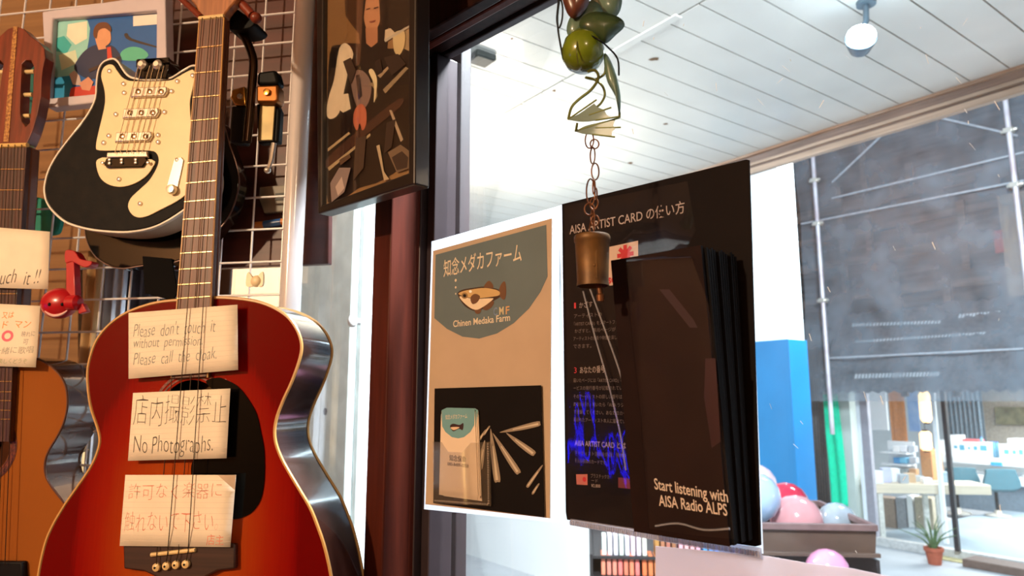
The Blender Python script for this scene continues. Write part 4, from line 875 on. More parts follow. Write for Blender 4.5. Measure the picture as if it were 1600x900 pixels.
for y in (112, 148, 181):
    for s in (1, -1):
        px0 = axx(y) + s * 10; px1 = axx(y) + s * 36; py0 = y + 1; a = K.L(px0, py0, -.008); b = K.L(px1, y, -.008)
        mb = MB(); mb.tube([(*a, -.008), (*b, -.008)], .0034, 10); ro = mb.build('roller', mat('bone_roller', (240, 210, 150), .35), hs)
        c = K.L(axx(y) + s * 52, y - 4, -.014); mb = MB(); mb.tube([(*b, -.014), (*c, -.014)], .0018, 6); mb.ball((c[0], c[1], -.014), .0062, .0068, .0045, 12, 8); mb.build('tuning_peg', mat('dark_chrome', (110, 90, 76), .2, metal=.9), hs)
mb = MB(); a = K.L(axx(226) - 34, 228, .006); b = K.L(axx(226) + 34, 226, .006); mb.tube([(*a, .0045), (*b, .0045)], .0036, 8); mb.build('nut', mat('bone_nut2', (236, 196, 120), .4), t)
def fbe(y, s): return K.L(axx(y) + s * (34 - (y - 228) * .012), y, .004)
mb = MB(); mb.prism(ccw([fbe(228, -1), fbe(460, -1), fbe(690, -1), fbe(690, 1), fbe(460, 1), fbe(228, 1)]), -.004, .004); mb.build('fretboard', mat('dark_rosewood', (84, 46, 34), .45, var=.3, scale=14, stretch=(22, .7, 5)), t, smooth=False)
for y in (264.5, 297, 327.5, 358, 386, 412, 436, 459, 482, 505, 526, 546, 565, 596, 612, 626, 641, 655):
    a = fbe(y, -1); b = fbe(y, 1); mb = MB(); mb.tube([(*a, .004), (*b, .004)], .0011, 6); mb.build('fret', M_fret, t)
mb = MB(); mb.prism(ccw([fbe(226, -1), fbe(580, -1), fbe(580, 1), fbe(226, 1)]), -.022, -.0045); mb.build('neck', M_neck, t, bevel=.003)
rb = [(-10, 556), (30, 556), (62, 562), (88, 580), (101, 600), (105, 622), (104, 642), (98, 664), (88, 684), (76, 704), (70, 722), (71, 742), (80, 760), (100, 786), (122, 816), (138, 850), (144, 890), (140, 940), (118, 1000), (70, 1040), (-28, 1060)]
lb_ = [(2 * axx(y) - x, y) for x, y in rb[::-1][1:-1]]
KC = ccw(cr(K.P(rb + lb_, -.006), 4))
kh = circ(*K.L(-19, 700, -.006), .037)
M_ksun = sunburst('orange_cedar_lacquer', K.L(-22, 830), .30, .40, [(.0, (142, 80, 34)), (.5, (150, 86, 36)), (.85, (140, 74, 30)), (1, (112, 54, 22))])
mb = MB(); mb.prism(KC, -.0088, -.006, holes=[kh[::-1]]); mb.build('soundboard', M_ksun, t, angle=50)
mb = MB(); mb.prism(KC, -.074, -.05); mb.prism(KC, -.05, -.009, holes=[inset(KC, .004)[::-1]]); mb.build('body', mat('brown_guitar_side', (84, 48, 32), .15, coat=.6), t, angle=50)
mb = MB(); mb.tube([(x, y, -.0066) for x, y in KC], .0016, 6, True); mb.build('binding', mat('dark_binding', (84, 46, 24), .4), t)
mb = MB(); c = K.L(-19, 700, -.006)
for r0, r1 in ((.0378, .040), (.0405, .047), (.0475, .049)): mb.prism(circ(*c, r1, 40), -.0059, -.0054, holes=[circ(*c, r0, 40)[::-1]])
mb.build('rosette', mat('mosaic_rosette', (120, 56, 32), .4, rgb2=(60, 30, 20), scale=240), t)
mb = MB(); mb.prism(ccw(K.P([(-90, 876), (38, 877), (39, 905), (-90, 905)])), -.0058, .004); mb.build('bridge', M_blk, t, bevel=.002)
for k in range(6):
    x = -26 + 10.4 * k; a = K.L(axx(226) + x, 226, .0085); b = K.L(axx(884) + x * 1.18, 884, .0085); mb = MB(); mb.tube([(*a, .0086), (*b, .0086)], .00055, 6); mb.build('string', M_steel, t)
note('cream note ending in two exclamation marks, on the classical guitar neck', [(-70, 350), (78, 362), (75, 452), (-70, 448)], .0108,
     [("don't touch  it !!", (-60, 442), (62, 444), 22, (90, 82, 74), -.012, .25)], 0, fr=K)
nt2, nf2 = note('cream note with orange lines and a pink circle, on the classical guitar body', [(-78, 471), (63, 478), (56, 574), (-78, 570)], .0108,
     [("スタッフ  又は", (-40, 499), (21, 496), 9, (236, 150, 60), 0, .1), ("スタンド  マン", (-40, 513), (48, 511), 11, (236, 150, 60), 0, .1), ("映れに", (33, 526), (54, 525), 8, (170, 160, 150), 0, .1), ("可", (36, 538), (44, 538), 8, (170, 160, 150), 0, .1), ("いに一緒に歌唱", (-34, 553), (52, 551), 10, (176, 168, 150), 0, .1), ("みんなで楽しくどうぞ", (-34, 568), (42, 567), 7, (176, 176, 140), 0, .1)], 0, fr=K)
c = nf2.L(12, 525); mb = MB(); mb.prism(circ(*c, .0098, 24, .0082), .0002, .0005, holes=[circ(*c, .0056, 24, .0046)[::-1]]); mb.build('pink_ring', flat((240, 110, 130)), nt2, smooth=False)
# ------------------------------------------------------------------ red music-note toy with a smile
N_ = FrAt(96, 500, 1.0, 10)
t = thing('music_note_toy', N_, 'glossy red music-note toy with a smiling face hooked on the grid', 'toy')
M_red = mat('glossy_red_plastic', (180, 18, 30), .3, var=.05, coat=.25)
c = N_.L(93, 474); rx = (N_.L(118, 474)[0] - N_.L(66, 474)[0]) / 2; ry = (N_.L(93, 452)[1] - N_.L(93, 500)[1]) / 2
mb = MB(); mb.ball((*c, 0), rx, ry, .018, 28, 16); hd = mb.build('head', M_red, t)
n3 = lambda px, py, z: (*N_.L(px, py, z), z)
mb = MB(); mb.prism(ccw(N_.P([(108, 396), (120, 396), (123, 480), (108, 470)])), -.006, .006); mb.prism(cr(ccw(N_.P([(108, 393), (122, 394), (130, 405), (140, 408), (149, 410), (147, 416), (138, 419), (126, 414), (118, 410), (108, 412)])), 3), -.007, .0072); mb.build('stem', M_red, t, bevel=.002)
mb = MB(); mb.lathe([(.006, -.004), (.011, 0), (.011, .014), (.006, .018)], axis='x', c=(*N_.L(112, 474), .004)); mb.build('mouthpiece', M_red, t)
mb = MB(); mb.prism(ccw(N_.P([(124, 480), (132, 474), (139, 487), (126, 491)])), -.004, .004); mb.build('tail', M_red, t, bevel=.001)
NI = N_.mat.inverted(); o_ = NI @ CAM
def on_ball(px, py, lift=.0005):
    d = NI.to_3x3() @ ray(px, py); s = Vector((1 / rx, 1 / ry, 1 / .018)); q = Vector([(o_[i] - (c[0], c[1], 0)[i]) * s[i] for i in range(3)]); e = Vector([d[i] * s[i] for i in range(3)])
    A, B_, C_ = e.dot(e), q.dot(e), q.dot(q) - 1; D = B_ * B_ - A * C_
    t_ = (-B_ - math.sqrt(max(D, 0))) / A; P = o_ + d * t_ - d.normalized() * lift
    return (P.x, P.y, P.z)
for px in (77, 97):
    p = on_ball(px, 475.5); mb = MB(); mb.ball(p, .0022, .0026, .0016, 10, 6); mb.build('eye', M_blk, hd)
mb = MB(); mo = [on_ball(x, y) for x, y in [(70, 486), (76, 490), (84, 493), (93, 492), (100, 489), (105, 485)]]; mb.tube(cr(mo, 3, False), [.0006 + .0018 * math.sin(math.pi * i / 15) for i in range(16)], 6); mb.build('mouth', flat((238, 190, 180)), hd)
# teal pouch and small things low left
f = FrAt(62, 365, 1.13, 10)
t = thing('teal_pouch', f, 'teal fabric pouch hanging behind the classical guitar neck', 'pouch')
mb = MB(); mb.prism(cr(ccw(f.P([(14, 312), (40, 306), (72, 312), (92, 330), (90, 356), (80, 366), (40, 366), (12, 360)])), 4), -.012, 0); mb.build('pouch_body', mat('teal_fabric', (24, 142, 118), .7, var=.15, scale=30), t, bevel=.004)
mb = MB(); mb.tube([(*f.L(42, 100), -.006), (*f.L(41, 200), -.006), (*f.L(44, 310), -.006)], .007, 8); mb.build('cord', mat('teal_cord', (120, 214, 190), .7), t)
f = FrAt(100, 704, 1.1, 10)
t = thing('cloth_cap', f, 'beige brimmed cap resting behind the waist of the classical guitar', 'cap')
mb = MB(); r = .026; mb.lathe([(r, 0), (r * .98, .006), (r * .62, .016), (r * .3, .021), (.001, .022)]); mb.build('crown', mat('beige_cloth', (222, 196, 150), .8), t)
mb = MB(); mb.lathe([(r * 1.2, -.002), (r * 1.25, .0005), (r * .9, .004)], cap=False); mb.build('brim', mat('beige_cloth2', (206, 180, 136), .8), t, solid=.001)
f = FrAt(95, 735, 1.09, 10)
t = thing('wooden_peg', f, 'light wooden peg sticking out under the beige cap', 'peg')
mb = MB(); mb.tube([(*f.L(82, 716), .0), (*f.L(106, 731), .01)], .004, 10); mb.build('shaft', mat('light_wood', (200, 164, 120), .6), t)
mb = MB(); mb.tube([(*f.L(84, 722), .0), (*f.L(92, 713), .002)], .005, 10); mb.build('crosspiece', mat('light_wood2', (206, 172, 130), .6), t)
# ------------------------------------------------------------------ black picture frame with a musician's photo
B = W.sub(590, 320, .122)
B = Fr(B.O, 46)
t = thing('framed_photo', B, 'black picture frame with a photo of a long-haired guitarist', 'picture frame')
oq = ccw(B.P([(500, -70), (657, -120), (655, 290), (503, 336)])); iq = ccw(B.P([(511, -55), (645, -95), (645, 272), (509, 322)]))
M_bf = mat('black_frame_wood', (30, 22, 18), .35, var=.15, coat=.2)
mb = MB(); mb.prism(oq, -.014, .006, holes=[iq[::-1]]); mb.build('frame', M_bf, t, smooth=False, bevel=.002)
mb = MB(); mb.prism(inset(iq, -.002), -.013, -.0015); mb.build('backing', M_blk, t, smooth=False)
artwork(B, t, 'photo', -.0012, [
    ((158, 122, 80), [(511, -55), (645, -95), (645, 272), (509, 322)]),
    ((136, 102, 64), [(511, -50), (560, -60), (565, 120), (520, 180), (511, 170)]), ((66, 46, 32), [(537, -20), (570, -30), (566, 60), (540, 26)]),
    ((40, 30, 24), [(600, -60), (644, -80), (644, 80), (604, 40)]), ((176, 150, 112), [(630, 44), (645, 38), (645, 190), (634, 170)]),
    ((26, 20, 18), [(566, -30), (602, -40), (606, 60), (600, 100), (586, 120), (572, 90), (562, 60)]),
    ((28, 22, 20), [(515, 84), (530, 70), (560, 68), (600, 76), (640, 80), (644, 130), (640, 240), (600, 280), (560, 294), (512, 316), (511, 190)]),
    ((230, 214, 184), [(530, 76), (542, 68), (552, 84), (546, 104), (538, 140), (530, 176), (516, 186), (510, 176), (514, 150), (522, 124)]),
    ((230, 214, 184), [(530, 148), (544, 146), (548, 170), (536, 176), (526, 168)]),
    ((224, 206, 176), [(598, 48), (610, 44), (618, 52), (606, 62), (597, 62)]),
    ((206, 150, 110), [(569, -2), (592, -6), (596, 14), (592, 38), (582, 52), (573, 46), (568, 24)]),
    ((190, 134, 98), [(571, 44), (590, 42), (590, 66), (580, 74), (572, 68)]),
    ((30, 22, 20), [(564, -20), (572, -10), (568, 30), (568, 56), (576, 90), (566, 88), (560, 40)]), ((30, 22, 20), [(592, -20), (602, -12), (602, 40), (597, 90), (590, 92), (594, 40)]),
    ((90, 56, 44), [(572, 14), (578, 12), (578, 14), (572, 16)]), ((90, 56, 44), [(584, 12), (591, 10), (591, 12), (584, 14)]), ((150, 84, 70), [(577, 33), (587, 31), (586, 34), (578, 36)]),
    ((140, 116, 106), [(548, 116), (566, 110), (580, 130), (576, 160), (562, 172), (552, 150)]), ((46, 40, 44), [(556, 118), (562, 116), (566, 150), (560, 156)]),
    ((222, 200, 150), [(614, 56), (622, 48), (632, 50), (632, 70), (624, 86), (616, 80)]),
    ((200, 190, 170), [(600, 62), (642, 38), (642, 41), (602, 66)]),
    ((74, 48, 38), [(512, 246), (576, 190), (624, 154), (626, 166), (580, 204), (512, 262)]),
    ((190, 168, 130), [(512, 232), (545, 206), (547, 209), (512, 237)]), ((190, 168, 130), [(512, 262), (562, 222), (578, 208), (579, 212), (514, 267)]),
    ((196, 112, 84), [(554, 172), (564, 162), (572, 172), (572, 194), (566, 204), (562, 192), (558, 204), (552, 192)]),
    ((150, 130, 100), [(576, 130), (586, 128), (590, 150), (584, 160), (586, 140)]), ((240, 224, 180), [(576, 112), (582, 108), (589, 124), (587, 150), (584, 160), (584, 132)]),
    ((160, 140, 110), [(598, 140), (634, 104), (638, 107), (602, 146)]), ((150, 130, 104), [(590, 118), (612, 98), (612, 102), (594, 122)]),
    ((160, 140, 116), [(608, 172), (612, 172), (630, 218), (626, 222)]), ((112, 92, 72), [(606, 238), (626, 226), (640, 236), (642, 262), (620, 270)]), ((62, 48, 40), [(612, 246), (628, 236), (638, 246), (636, 262), (620, 266)]),
    ((60, 46, 38), [(536, 96), (548, 90), (556, 110), (548, 132)]), ((52, 40, 34), [(600, 90), (622, 84), (634, 100), (612, 118)]), ((58, 44, 36), [(604, 192), (618, 186), (612, 230), (600, 240)]), ((70, 54, 44), [(556, 216), (572, 212), (568, 262), (552, 282)]), ((48, 36, 30), [(586, 96), (594, 92), (598, 112), (588, 118)]), ((88, 66, 50), [(530, 250), (546, 240), (548, 246), (532, 258)]),
    ((170, 150, 120), [(588, 228), (593, 226), (600, 268), (608, 280), (600, 282)]), ((128, 112, 108), [(516, 286), (530, 262), (548, 262), (538, 300), (518, 316)]), ((180, 160, 150), [(524, 292), (534, 276), (538, 294), (528, 306)]),
])
mb = MB(); mb.prism(inset(iq, .0005), .001, .0018); mb.build('glass_pane', sheet_mat('frame_glass', (255, 250, 240), .0, gloss=.02, rough=.02), t, smooth=False)
# ------------------------------------------------------------------ farm poster in a clear sleeve
Wp = W.sub(765, 810, .004)
t = thing('poster', Wp, 'cream poster with a blue-grey arc and cartoon fish in a clear sleeve', 'poster')
M_slv = sheet_mat('poster_sleeve', (240, 244, 252), .42, gloss=.02, rough=.1, scale=5, transl=.75)
sq = ccw(Wp.P([(672, 377), (872, 321), (868, 817), (660, 796)]))
mb = MB(); mb.prism(sq, -.0028, -.0024); mb.build('sleeve_back', M_slv, t, smooth=False)
mb = MB(); mb.prism(ccw(Wp.P([(676, 392), (861, 341), (858, 810), (664, 788)])), -.0020, -.0008); mb.build('sheet', mat('cream_sheet', (188, 164, 138), .7, var=.03), t, smooth=False)
M_arc = mat('blue_grey_print', (98, 112, 114), .6, var=.04)
arc = ccw(Wp.P([(680, 398), (853, 351), (855, 432), (844, 456), (826, 482), (802, 505), (776, 521), (748, 529), (722, 526), (698, 514), (678, 497)]))
mb = MB(); mb.poly(arc, -.0006); mb.build('arc_print', M_arc, t, smooth=False, fix=False)
CRM = flat((222, 206, 178)); 
lettering(Wp, t, "知念メダカファーム", (693, 431), (815, 406), 25, CRM, -.0004, 'title', .006)
lettering(Wp, t, "Chinen Medaka Farm", (708, 511), (797, 501), 10, CRM, -.0004, 'caption', .012)
for s, p0, p1, cc in (("C", (771, 493), (777, 492), (112, 132, 160)), ("M", (780, 492), (787, 491), (206, 190, 150)), ("F", (790, 491), (796, 490), (206, 160, 110))):
    lettering(Wp, t, s, p0, p1, 12, flat(cc), -.0004, 'monogram', .02)
mb = MB()
for x, y, r in ((712, 438, .0019), (712, 449, .0015), (712, 459, .0011)): mb.poly(circ(*Wp.L(x, y, -.0004), r, 16), -.0004)
mb.build('bubbles', CRM, t, smooth=False, fix=False)
OUT = (70, 52, 40); GO = (202, 168, 112); FIN = (112, 80, 56); BEL = (232, 212, 180)
fish = [(OUT, cr([(715, 460), (722, 453), (738, 450), (758, 448), (780, 453), (782, 463), (768, 472), (755, 482), (742, 486), (726, 478)], 4)),
        (FIN, cr([(756, 449), (763, 439), (769, 443), (770, 450)], 3)), (FIN, cr([(779, 457), (783, 444), (789, 440), (791, 455), (789, 467), (784, 467)], 3)), (FIN, cr([(754, 481), (766, 470), (772, 472), (768, 480), (760, 485)], 3)), (FIN, cr([(742, 484), (752, 481), (750, 489), (744, 490)], 3)),
        (GO, cr([(717, 460), (723, 455), (738, 452), (758, 450), (778, 454), (780, 461), (766, 464), (740, 466)], 4)), (BEL, cr([(718, 463), (740, 467), (766, 466), (770, 468), (754, 480), (742, 484), (728, 476)], 4)),
        (FIN, cr([(735, 465), (742, 459), (750, 463), (746, 472), (738, 475)], 3)), ((150, 120, 80), circ(726, 462, 5, 14)), ((36, 28, 24), circ(726, 462, 2.6, 12)), ((250, 245, 235), circ(735, 455.5, 2.2, 10))]
artwork(Wp, t, 'fish_print', -.0004, fish, .00004)
# dark flyer under it
f = W.sub(763, 806, .0066); fl_ = thing('flyer', f, 'black flyer with white streaks in the lower half of the cream poster', 'flyer')
mb = MB(); mb.prism(ccw(f.P([(679, 607), (845, 602), (850, 808), (677, 786)])), -.0008, 0); mb.build('sheet', mat('black_flyer_print', (22, 17, 15), .75, spec=.12, var=.1), fl_, smooth=False)
strk = []
for (a, b, w) in [((784, 675), (841, 662), 4), ((793, 678), (833, 708), 4.5), ((772, 680), (809, 737), 4.5), ((767, 674), (777, 750), 5), ((757, 690), (750, 731), 4), ((847, 728), (825, 759), 2.5), ((842, 756), (833, 770), 2), ((759, 672), (747, 690), 2), ((765, 666), (757, 678), 1.6)]:
    dx, dy = b[0] - a[0], b[1] - a[1]; L = math.hypot(dx, dy); nx, ny = -dy / L, dx / L
    strk.append(((150, 134, 108), [(a[0] + nx, a[1] + ny), (a[0] + dx * .5 + nx * w, a[1] + dy * .5 + ny * w), (b[0] + nx * w, b[1] + ny * w), (b[0] + dx / L * 3, b[1] + dy / L * 3), (b[0] - nx * w, b[1] - ny * w), (a[0] + dx * .5 - nx * w * .8, a[1] + dy * .5 - ny * w * .8), (a[0] - nx, a[1] - ny)]))
    strk.append(((206, 190, 160), [(a[0] + dx * .3 + nx * .7, a[1] + dy * .3 + ny * .7), (b[0] + nx * w * .5, b[1] + ny * w * .5), (b[0] - nx * w * .3, b[1] - ny * w * .3), (a[0] + dx * .3 - nx * .7, a[1] + dy * .3 - ny * .7)]))
artwork(f, fl_, 'streak_print', .0002, strk, .00003)
# clear pocket with business cards
f = W.sub(722, 790, .0125); pk = thing('card_pocket', f, 'clear plastic pocket with a ribbed edge on the black flyer', 'pocket')
mb = MB(); mb.prism(ccw(f.P([(676, 690), (690, 691), (700, 706), (722, 707), (735, 692), (766, 690), (767, 791), (677, 786)])), -.0003, 0); mb.build('front_sheet', sheet_mat('pocket_film', (200, 180, 150), .05, gloss=.02, rough=.06), pk, smooth=False)
mb = MB(); 
for (p, q) in (((763, 692), (764, 788)), ((764, 788), (679, 782))):
    a = f.L(*p); b = f.L(*q); n = 26
    for i in range(n):
        c = lerp(a, b, (i + .5) / n); mb.box(c[0] - .0009, c[0] + .0009, c[1] - .0009, c[1] + .0009, .0001, .0012)
mb.build('ribbed_edge', sheet_mat('pocket_rib', (190, 176, 160), .45, gloss=.05), pk, smooth=False)
M_card = mat('card_stock', (228, 206, 178), .7, var=.02)
for i in range(5):
    z = .0108 - .0009 * i; dx = [0, 3, 5, -1, 6][i]; dy = [0, 3, 0, 6, 8][i]
    f = W.sub(716, 775, z)
    t2 = thing('business_card', f, ['topmost business card with a small fish print in the clear pocket', 'business card directly beneath the topmost one, its right edge showing', 'third business card down, peeking out right of the stack top', 'fourth business card down, its lower left corner peeking out', 'lowest business card of the stack, showing below and to the right'][i], 'business card', 'business cards in the clear pocket')
    sh = lambda pts: [(x + dx, y + dy) for x, y in pts]
    mb = MB(); mb.prism(ccw(f.P(sh([(690, 641), (698, 637), (737, 638), (742, 641), (747, 775), (687, 767)]))), -.0004, 0); mb.build('card', M_card, t2, smooth=False)
    mb = MB(); mb.poly(ccw(f.P(sh([(690, 641), (698, 637), (737, 638), (742, 641), (741, 664), (735, 675), (725, 683), (716, 685), (706, 683), (696, 675), (691, 666)]), .0001)), .0001); mb.build('arc_print', mat('card_teal_print', (112, 160, 164), .6, var=.03), t2, smooth=False, fix=False)
    if i == 0:
        lettering(f, t2, "知念メダカファーム", (696, 655), (730, 653), 7, CRM, .0002, 'title', .004)
        artwork(f, t2, 'fish_print', .0002, [((60, 40, 30), cr([(703, 666), (708, 662), (718, 664), (724, 661), (723, 672), (717, 670), (708, 674)], 3)), ((226, 196, 160), cr([(704, 668), (712, 667), (718, 668), (709, 672)], 3))], .00004)
        lettering(f, t2, "知念保幸", (702, 719), (728, 722), 9, flat((50, 42, 38)), .0002, 'name_print', .01)
        lettering(f, t2, "080-8489-0758", (699, 727), (732, 731), 5, flat((60, 52, 48)), .0002, 'number_print', .012)
# ------------------------------------------------------------------ dark brochure sleeve
f = W.sub(1020, 840, .004); t = thing('brochure_sleeve', f, 'clear brochure sleeve with a black printed backing on the window', 'brochure holder')
M_bk = mat('black_print', (20, 13, 13), .7, spec=.12, var=.1)
mb = MB(); mb.prism(ccw(f.P([(878, 319), (1166, 249), (1170, 250), (1188, 852), (1180, 854), (886, 812), (884, 800)])), -.002, 0); bk = mb.build('backing', M_bk, t, smooth=False)
mb = MB(); mb.prism(ccw(f.P([(870, 321), (1166, 249), (1190, 866), (886, 818)])), -.0034, -.0028); mb.build('sleeve_back', sheet_mat('brochure_film_back', (236, 240, 250), .45, gloss=.02, rough=.1, transl=.75), t, smooth=False)
WT = flat((176, 158, 150)); DW = flat((110, 96, 92)); RDP = flat((196, 40, 50))
lettering(f, bk, "AISA ARTIST CARD の使い方", (890, 366), (1070, 331), 16, WT, .0006, 'title', .006)
mb = MB(); mb.poly(ccw(f.P([(951, 386), (997, 376), (997, 441), (947, 447)], .0006)), .0006); mb.build('logo_card', flat((206, 180, 164)), bk, smooth=False, fix=False)
mb = MB(); c = f.L(977, 398, .0009)
for k in range(4):
    a = math.pi * k / 4; d = Vector((math.cos(a), math.sin(a))); n = Vector((-d.y, d.x)); r = .0098; w = .0021; cc = Vector(c)
    mb.poly([tuple(cc + d * r + n * w), tuple(cc - d * r + n * w), tuple(cc - d * r - n * w), tuple(cc + d * r - n * w)], .0009 + .00003 * k)
mb.build('red_asterisk', RDP, bk, smooth=False)
lettering(f, bk, "sonar", (950, 443), (982, 438), 9, RDP, .0009, 'logo_word', .03)
for s, p0, p1, h, m in [("1", (897, 482), (900, 482), 9, RDP), ("かざす", (905, 481), (926, 479), 9, WT), ("アーティストの", (897, 497), (940, 494), 6, DW), ("「ARTIST CARD」をスマートフォンに", (897, 509), (976, 505), 6, DW), ("かざすと、専用ページが", (898, 520), (962, 517), 6, DW), ("アーティストの音楽や映像を楽しむことが", (896, 532), (984, 529), 6, DW), ("できます。", (896, 544), (924, 543), 6, DW),
                     ("3", (897, 583), (901, 583), 9, RDP), ("あなたの番号", (906, 583), (945, 581), 10, WT), ("届いたページには「ARTIST CARD」のシリアル", (896, 597), (994, 597), 6, DW), ("ービスの発行番号が記載されています。", (896, 609), (986, 609), 6, DW), ("そのアーティストの詳しい番号は、世界で", (896, 622), (994, 623), 6, DW), ("あなただけ。聴いたら「AISA ラジオ」か、", (896, 634), (994, 636), 6, DW), ("で登録してください。あなたのカードが、", (896, 646), (992, 649), 6, DW), ("選ばれたアーティスト本人に届いています。", (896, 658), (990, 662), 6, DW),
                     ("AISA ARTIST CARD とは", (898, 696), (978, 701), 9, WT), ("アーティスト活動を応援、特典をもらう。", (898, 710), (1000, 716), 6, DW), ("そんな未来のカードです。", (898, 722), (948, 726), 6, DW), ("プラスチックカ", (923, 746), (952, 748), 6, DW), ("ード", (924, 753), (934, 754), 5, DW), ("¥2,800", (924, 761), (938, 762), 5, WT), ("¥5,800", (990, 763), (1006, 765), 5, WT)]:
    lettering(f, bk, s, p0, p1, h, m, .0006, 'print', 0)
mb = MB(); mb.poly(ccw(f.P([(900, 741), (918, 741), (918, 758), (901, 757)], .0006)), .0006); mb.build('card_picture', flat((190, 110, 100)), bk, smooth=False, fix=False)
mb = MB(); mb.poly(circ(*f.L(913, 749, .0008), .0024, 12), .0008); mb.build('card_mark', RDP, bk, smooth=False, fix=False)
mb = MB(); mb.poly(ccw(f.P([(966, 746), (986, 748), (986, 764), (966, 762)], .0006)), .0006); mb.build('card_picture', flat((110, 40, 44)), bk, smooth=False, fix=False)
# booklets fanned towards the room
M_cov = mat('dark_booklet_cover', (36, 20, 17), .7, spec=.12, var=.2, scale=14)
M_edge = mat('black_paper_edge', (22, 20, 22), .7, spec=.1, rgb2=(9, 8, 9), scale=300, stretch=(1, .02, 40))
NB = 12; M_covb = mat('dark_booklet_sheet', (16,14,15), .7, spec=.12, var=.1)
for i in range(NB):
    k = i / (NB - 1.0)                       # 0 the front booklet
    zt = .064 - .054 * k; zb = .040 - .033 * k
    fb_ = W.sub(1075, 838, .004)
    o3 = fb_.O
    # lean: tilt the booklet's plane about its foot
    h = .232; w = .088; lean = math.atan2(zt - zb, h)
    x0 = W.L(1140 if 1 else 0, 836, zb + .004)[0] - fb_.O.dot(W.u) + W.O.dot(W.u)
    if i == 0: X0 = x0
    xr_ = X0 + .0
    lab = ['front booklet with white lettering, leaning out of the clear brochure sleeve'] + ['dark booklet %s behind the front booklet in the brochure sleeve' % n for n in ('directly', 'second', 'third', 'fourth', 'fifth', 'sixth', 'seventh', 'eighth', 'ninth', 'tenth', 'last')]
    e = bpy.data.objects.new('booklet', None); COL.objects.link(e); e.empty_display_size = .03
    base = fb_.mat.copy(); y_b = 0.006
    loc = base @ Vector((0, y_b, zb)); base.translation = loc
    rot = Matrix.Rotation(lean, 4, 'X')
    e.matrix_world = base @ rot; tag(e, lab[i], 'booklet', 'booklets in the brochure sleeve')
    hh = h - .001 * (i % 3)
    jx = .0006 * ((i * 7) % 4)
    mb = MB(); mb.box(xr_ - w, xr_ + jx, 0, hh, -.0026, 0); mb.build('pages', M_edge, e, smooth=False)
    if i == 0:
        mb = MB(); mb.box(xr_ - w - .0003, xr_ + jx, -.0004, hh + .0004, .0002, .0006); cv = mb.build('cover', M_cov, e, smooth=False)
        fr2 = Fr(e.matrix_world.translation, 45); M4 = e.matrix_world
        # plane of the cover for placing the print
        class Tilt:
            def L(s, px, py, off=0.0):
                inv = M4.inverted(); o = inv @ CAM; d = inv.to_3x3() @ ray(px, py); t_ = (off - o.z) / d.z; return ((o + d * t_).x, (o + d * t_).y)
            def P(s, pts, off=0.0): return [s.L(x, y, off) for x, y in pts]
        T = Tilt(); BW = flat((226, 206, 188))
        lettering(T, e, "Start listening with", (1023, 764), (1138, 785), 17, BW, .0009, 'print', .01)
        lettering(T, e, "AISA Radio ALPS", (1030, 790), (1137, 806), 17, BW, .0009, 'print', .01)
        artwork(T, e, 'cover_picture', .0008, [((42, 20, 17), [(1030, 452), (1046, 452), (1084, 500), (1090, 512), (1078, 512)]), ((46, 19, 16), [(1102, 560), (1118, 560), (1126, 690), (1112, 700), (1100, 620)])], .00005)
    else:
        mb = MB(); mb.box(xr_ - w, xr_ + jx - .0008, .0003, hh - .0003, .00005, .0004); mb.build('cover', M_covb, e, smooth=False)
# clear front film with a thumb notch, ribbed seal strip
z_f = .074
ff = W.sub(1020, 850, .0); 
mb = MB()
rowsF = [  # strips of film from its left edge to the booklets, foot to top
    ([(888, 812), (935, 820), (1000, 829), (1014, 826), (1080, 836), (1148, 843)], [.010, .010, .011, .046, .046, .046]),
    ([(886, 640), (930, 640), (985, 640), (1001, 640), (1070, 640), (1126, 640)], [.010, .010, .011, .060, .061, .061]),
    ([(884, 480), (925, 480), (972, 480), (984, 480), (1050, 480), (1109, 480)], [.010, .010, .011, .072, .073, .073]),
    ([(883, 410), (922, 410), (966, 409), (978, 409), (1040, 404), (1080, 402)], [.010, .010, .011, .074, .075, .075]),
    ([(883, 385), (921, 380), (960, 376), (985, 373), (1035, 370), (1073, 386)], [.010, .010, .011, .022, .03, .03]),
    ([(882, 355), (920, 348), (960, 342), (1000, 336), (1045, 332), (1087, 360)], [.010, .010, .011, .012, .014, .018]),
    ([(882, 322), (920, 314), (960, 306), (1000, 298), (1040, 290), (1074, 283)], [.010] * 6)]
gF = [[mb.b.verts.new((*ff.L(x, y, z), z)) for (x, y), z in zip(P_, Z_)] for P_, Z_ in rowsF]
for r0, r1 in zip(gF, gF[1:]):
    for k in range(5): mb._f([r0[k], r0[k + 1], r1[k + 1], r1[k]])
fm = mb.build('front_film', sheet_mat('brochure_film', (180, 170, 190), .006, gloss=.03, rough=.03, scale=10, bump=.09), None); fm.parent = t
fm.matrix_parent_inverse = t.matrix_world.inverted(); fm.matrix_basis = ff.mat
M_glint_cre = sheet_mat('film_glint_and_crease', (214, 220, 236), .30, gloss=.2, rough=.15)  # pale tubes: two long ones imitate reflections on the film, bottom one a crease
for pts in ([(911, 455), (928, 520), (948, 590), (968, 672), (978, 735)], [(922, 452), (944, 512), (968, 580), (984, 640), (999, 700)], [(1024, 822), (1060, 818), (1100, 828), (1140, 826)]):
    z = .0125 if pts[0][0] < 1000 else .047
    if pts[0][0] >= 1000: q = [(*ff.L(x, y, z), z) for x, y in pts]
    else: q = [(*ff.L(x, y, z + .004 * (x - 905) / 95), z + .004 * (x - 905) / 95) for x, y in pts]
    mb = MB(); mb.tube(cr(q, 4, False), .0009, 6); o = mb.build('glint_and_crease', M_glint_cre, t); o.matrix_parent_inverse = t.matrix_world.inverted(); o.matrix_basis = ff.mat
mb = MB(); a = f.L(888, 818, .006); b = f.L(1186, 868, .006); n = 80
dxy = Vector((b[0] - a[0], b[1] - a[1]))
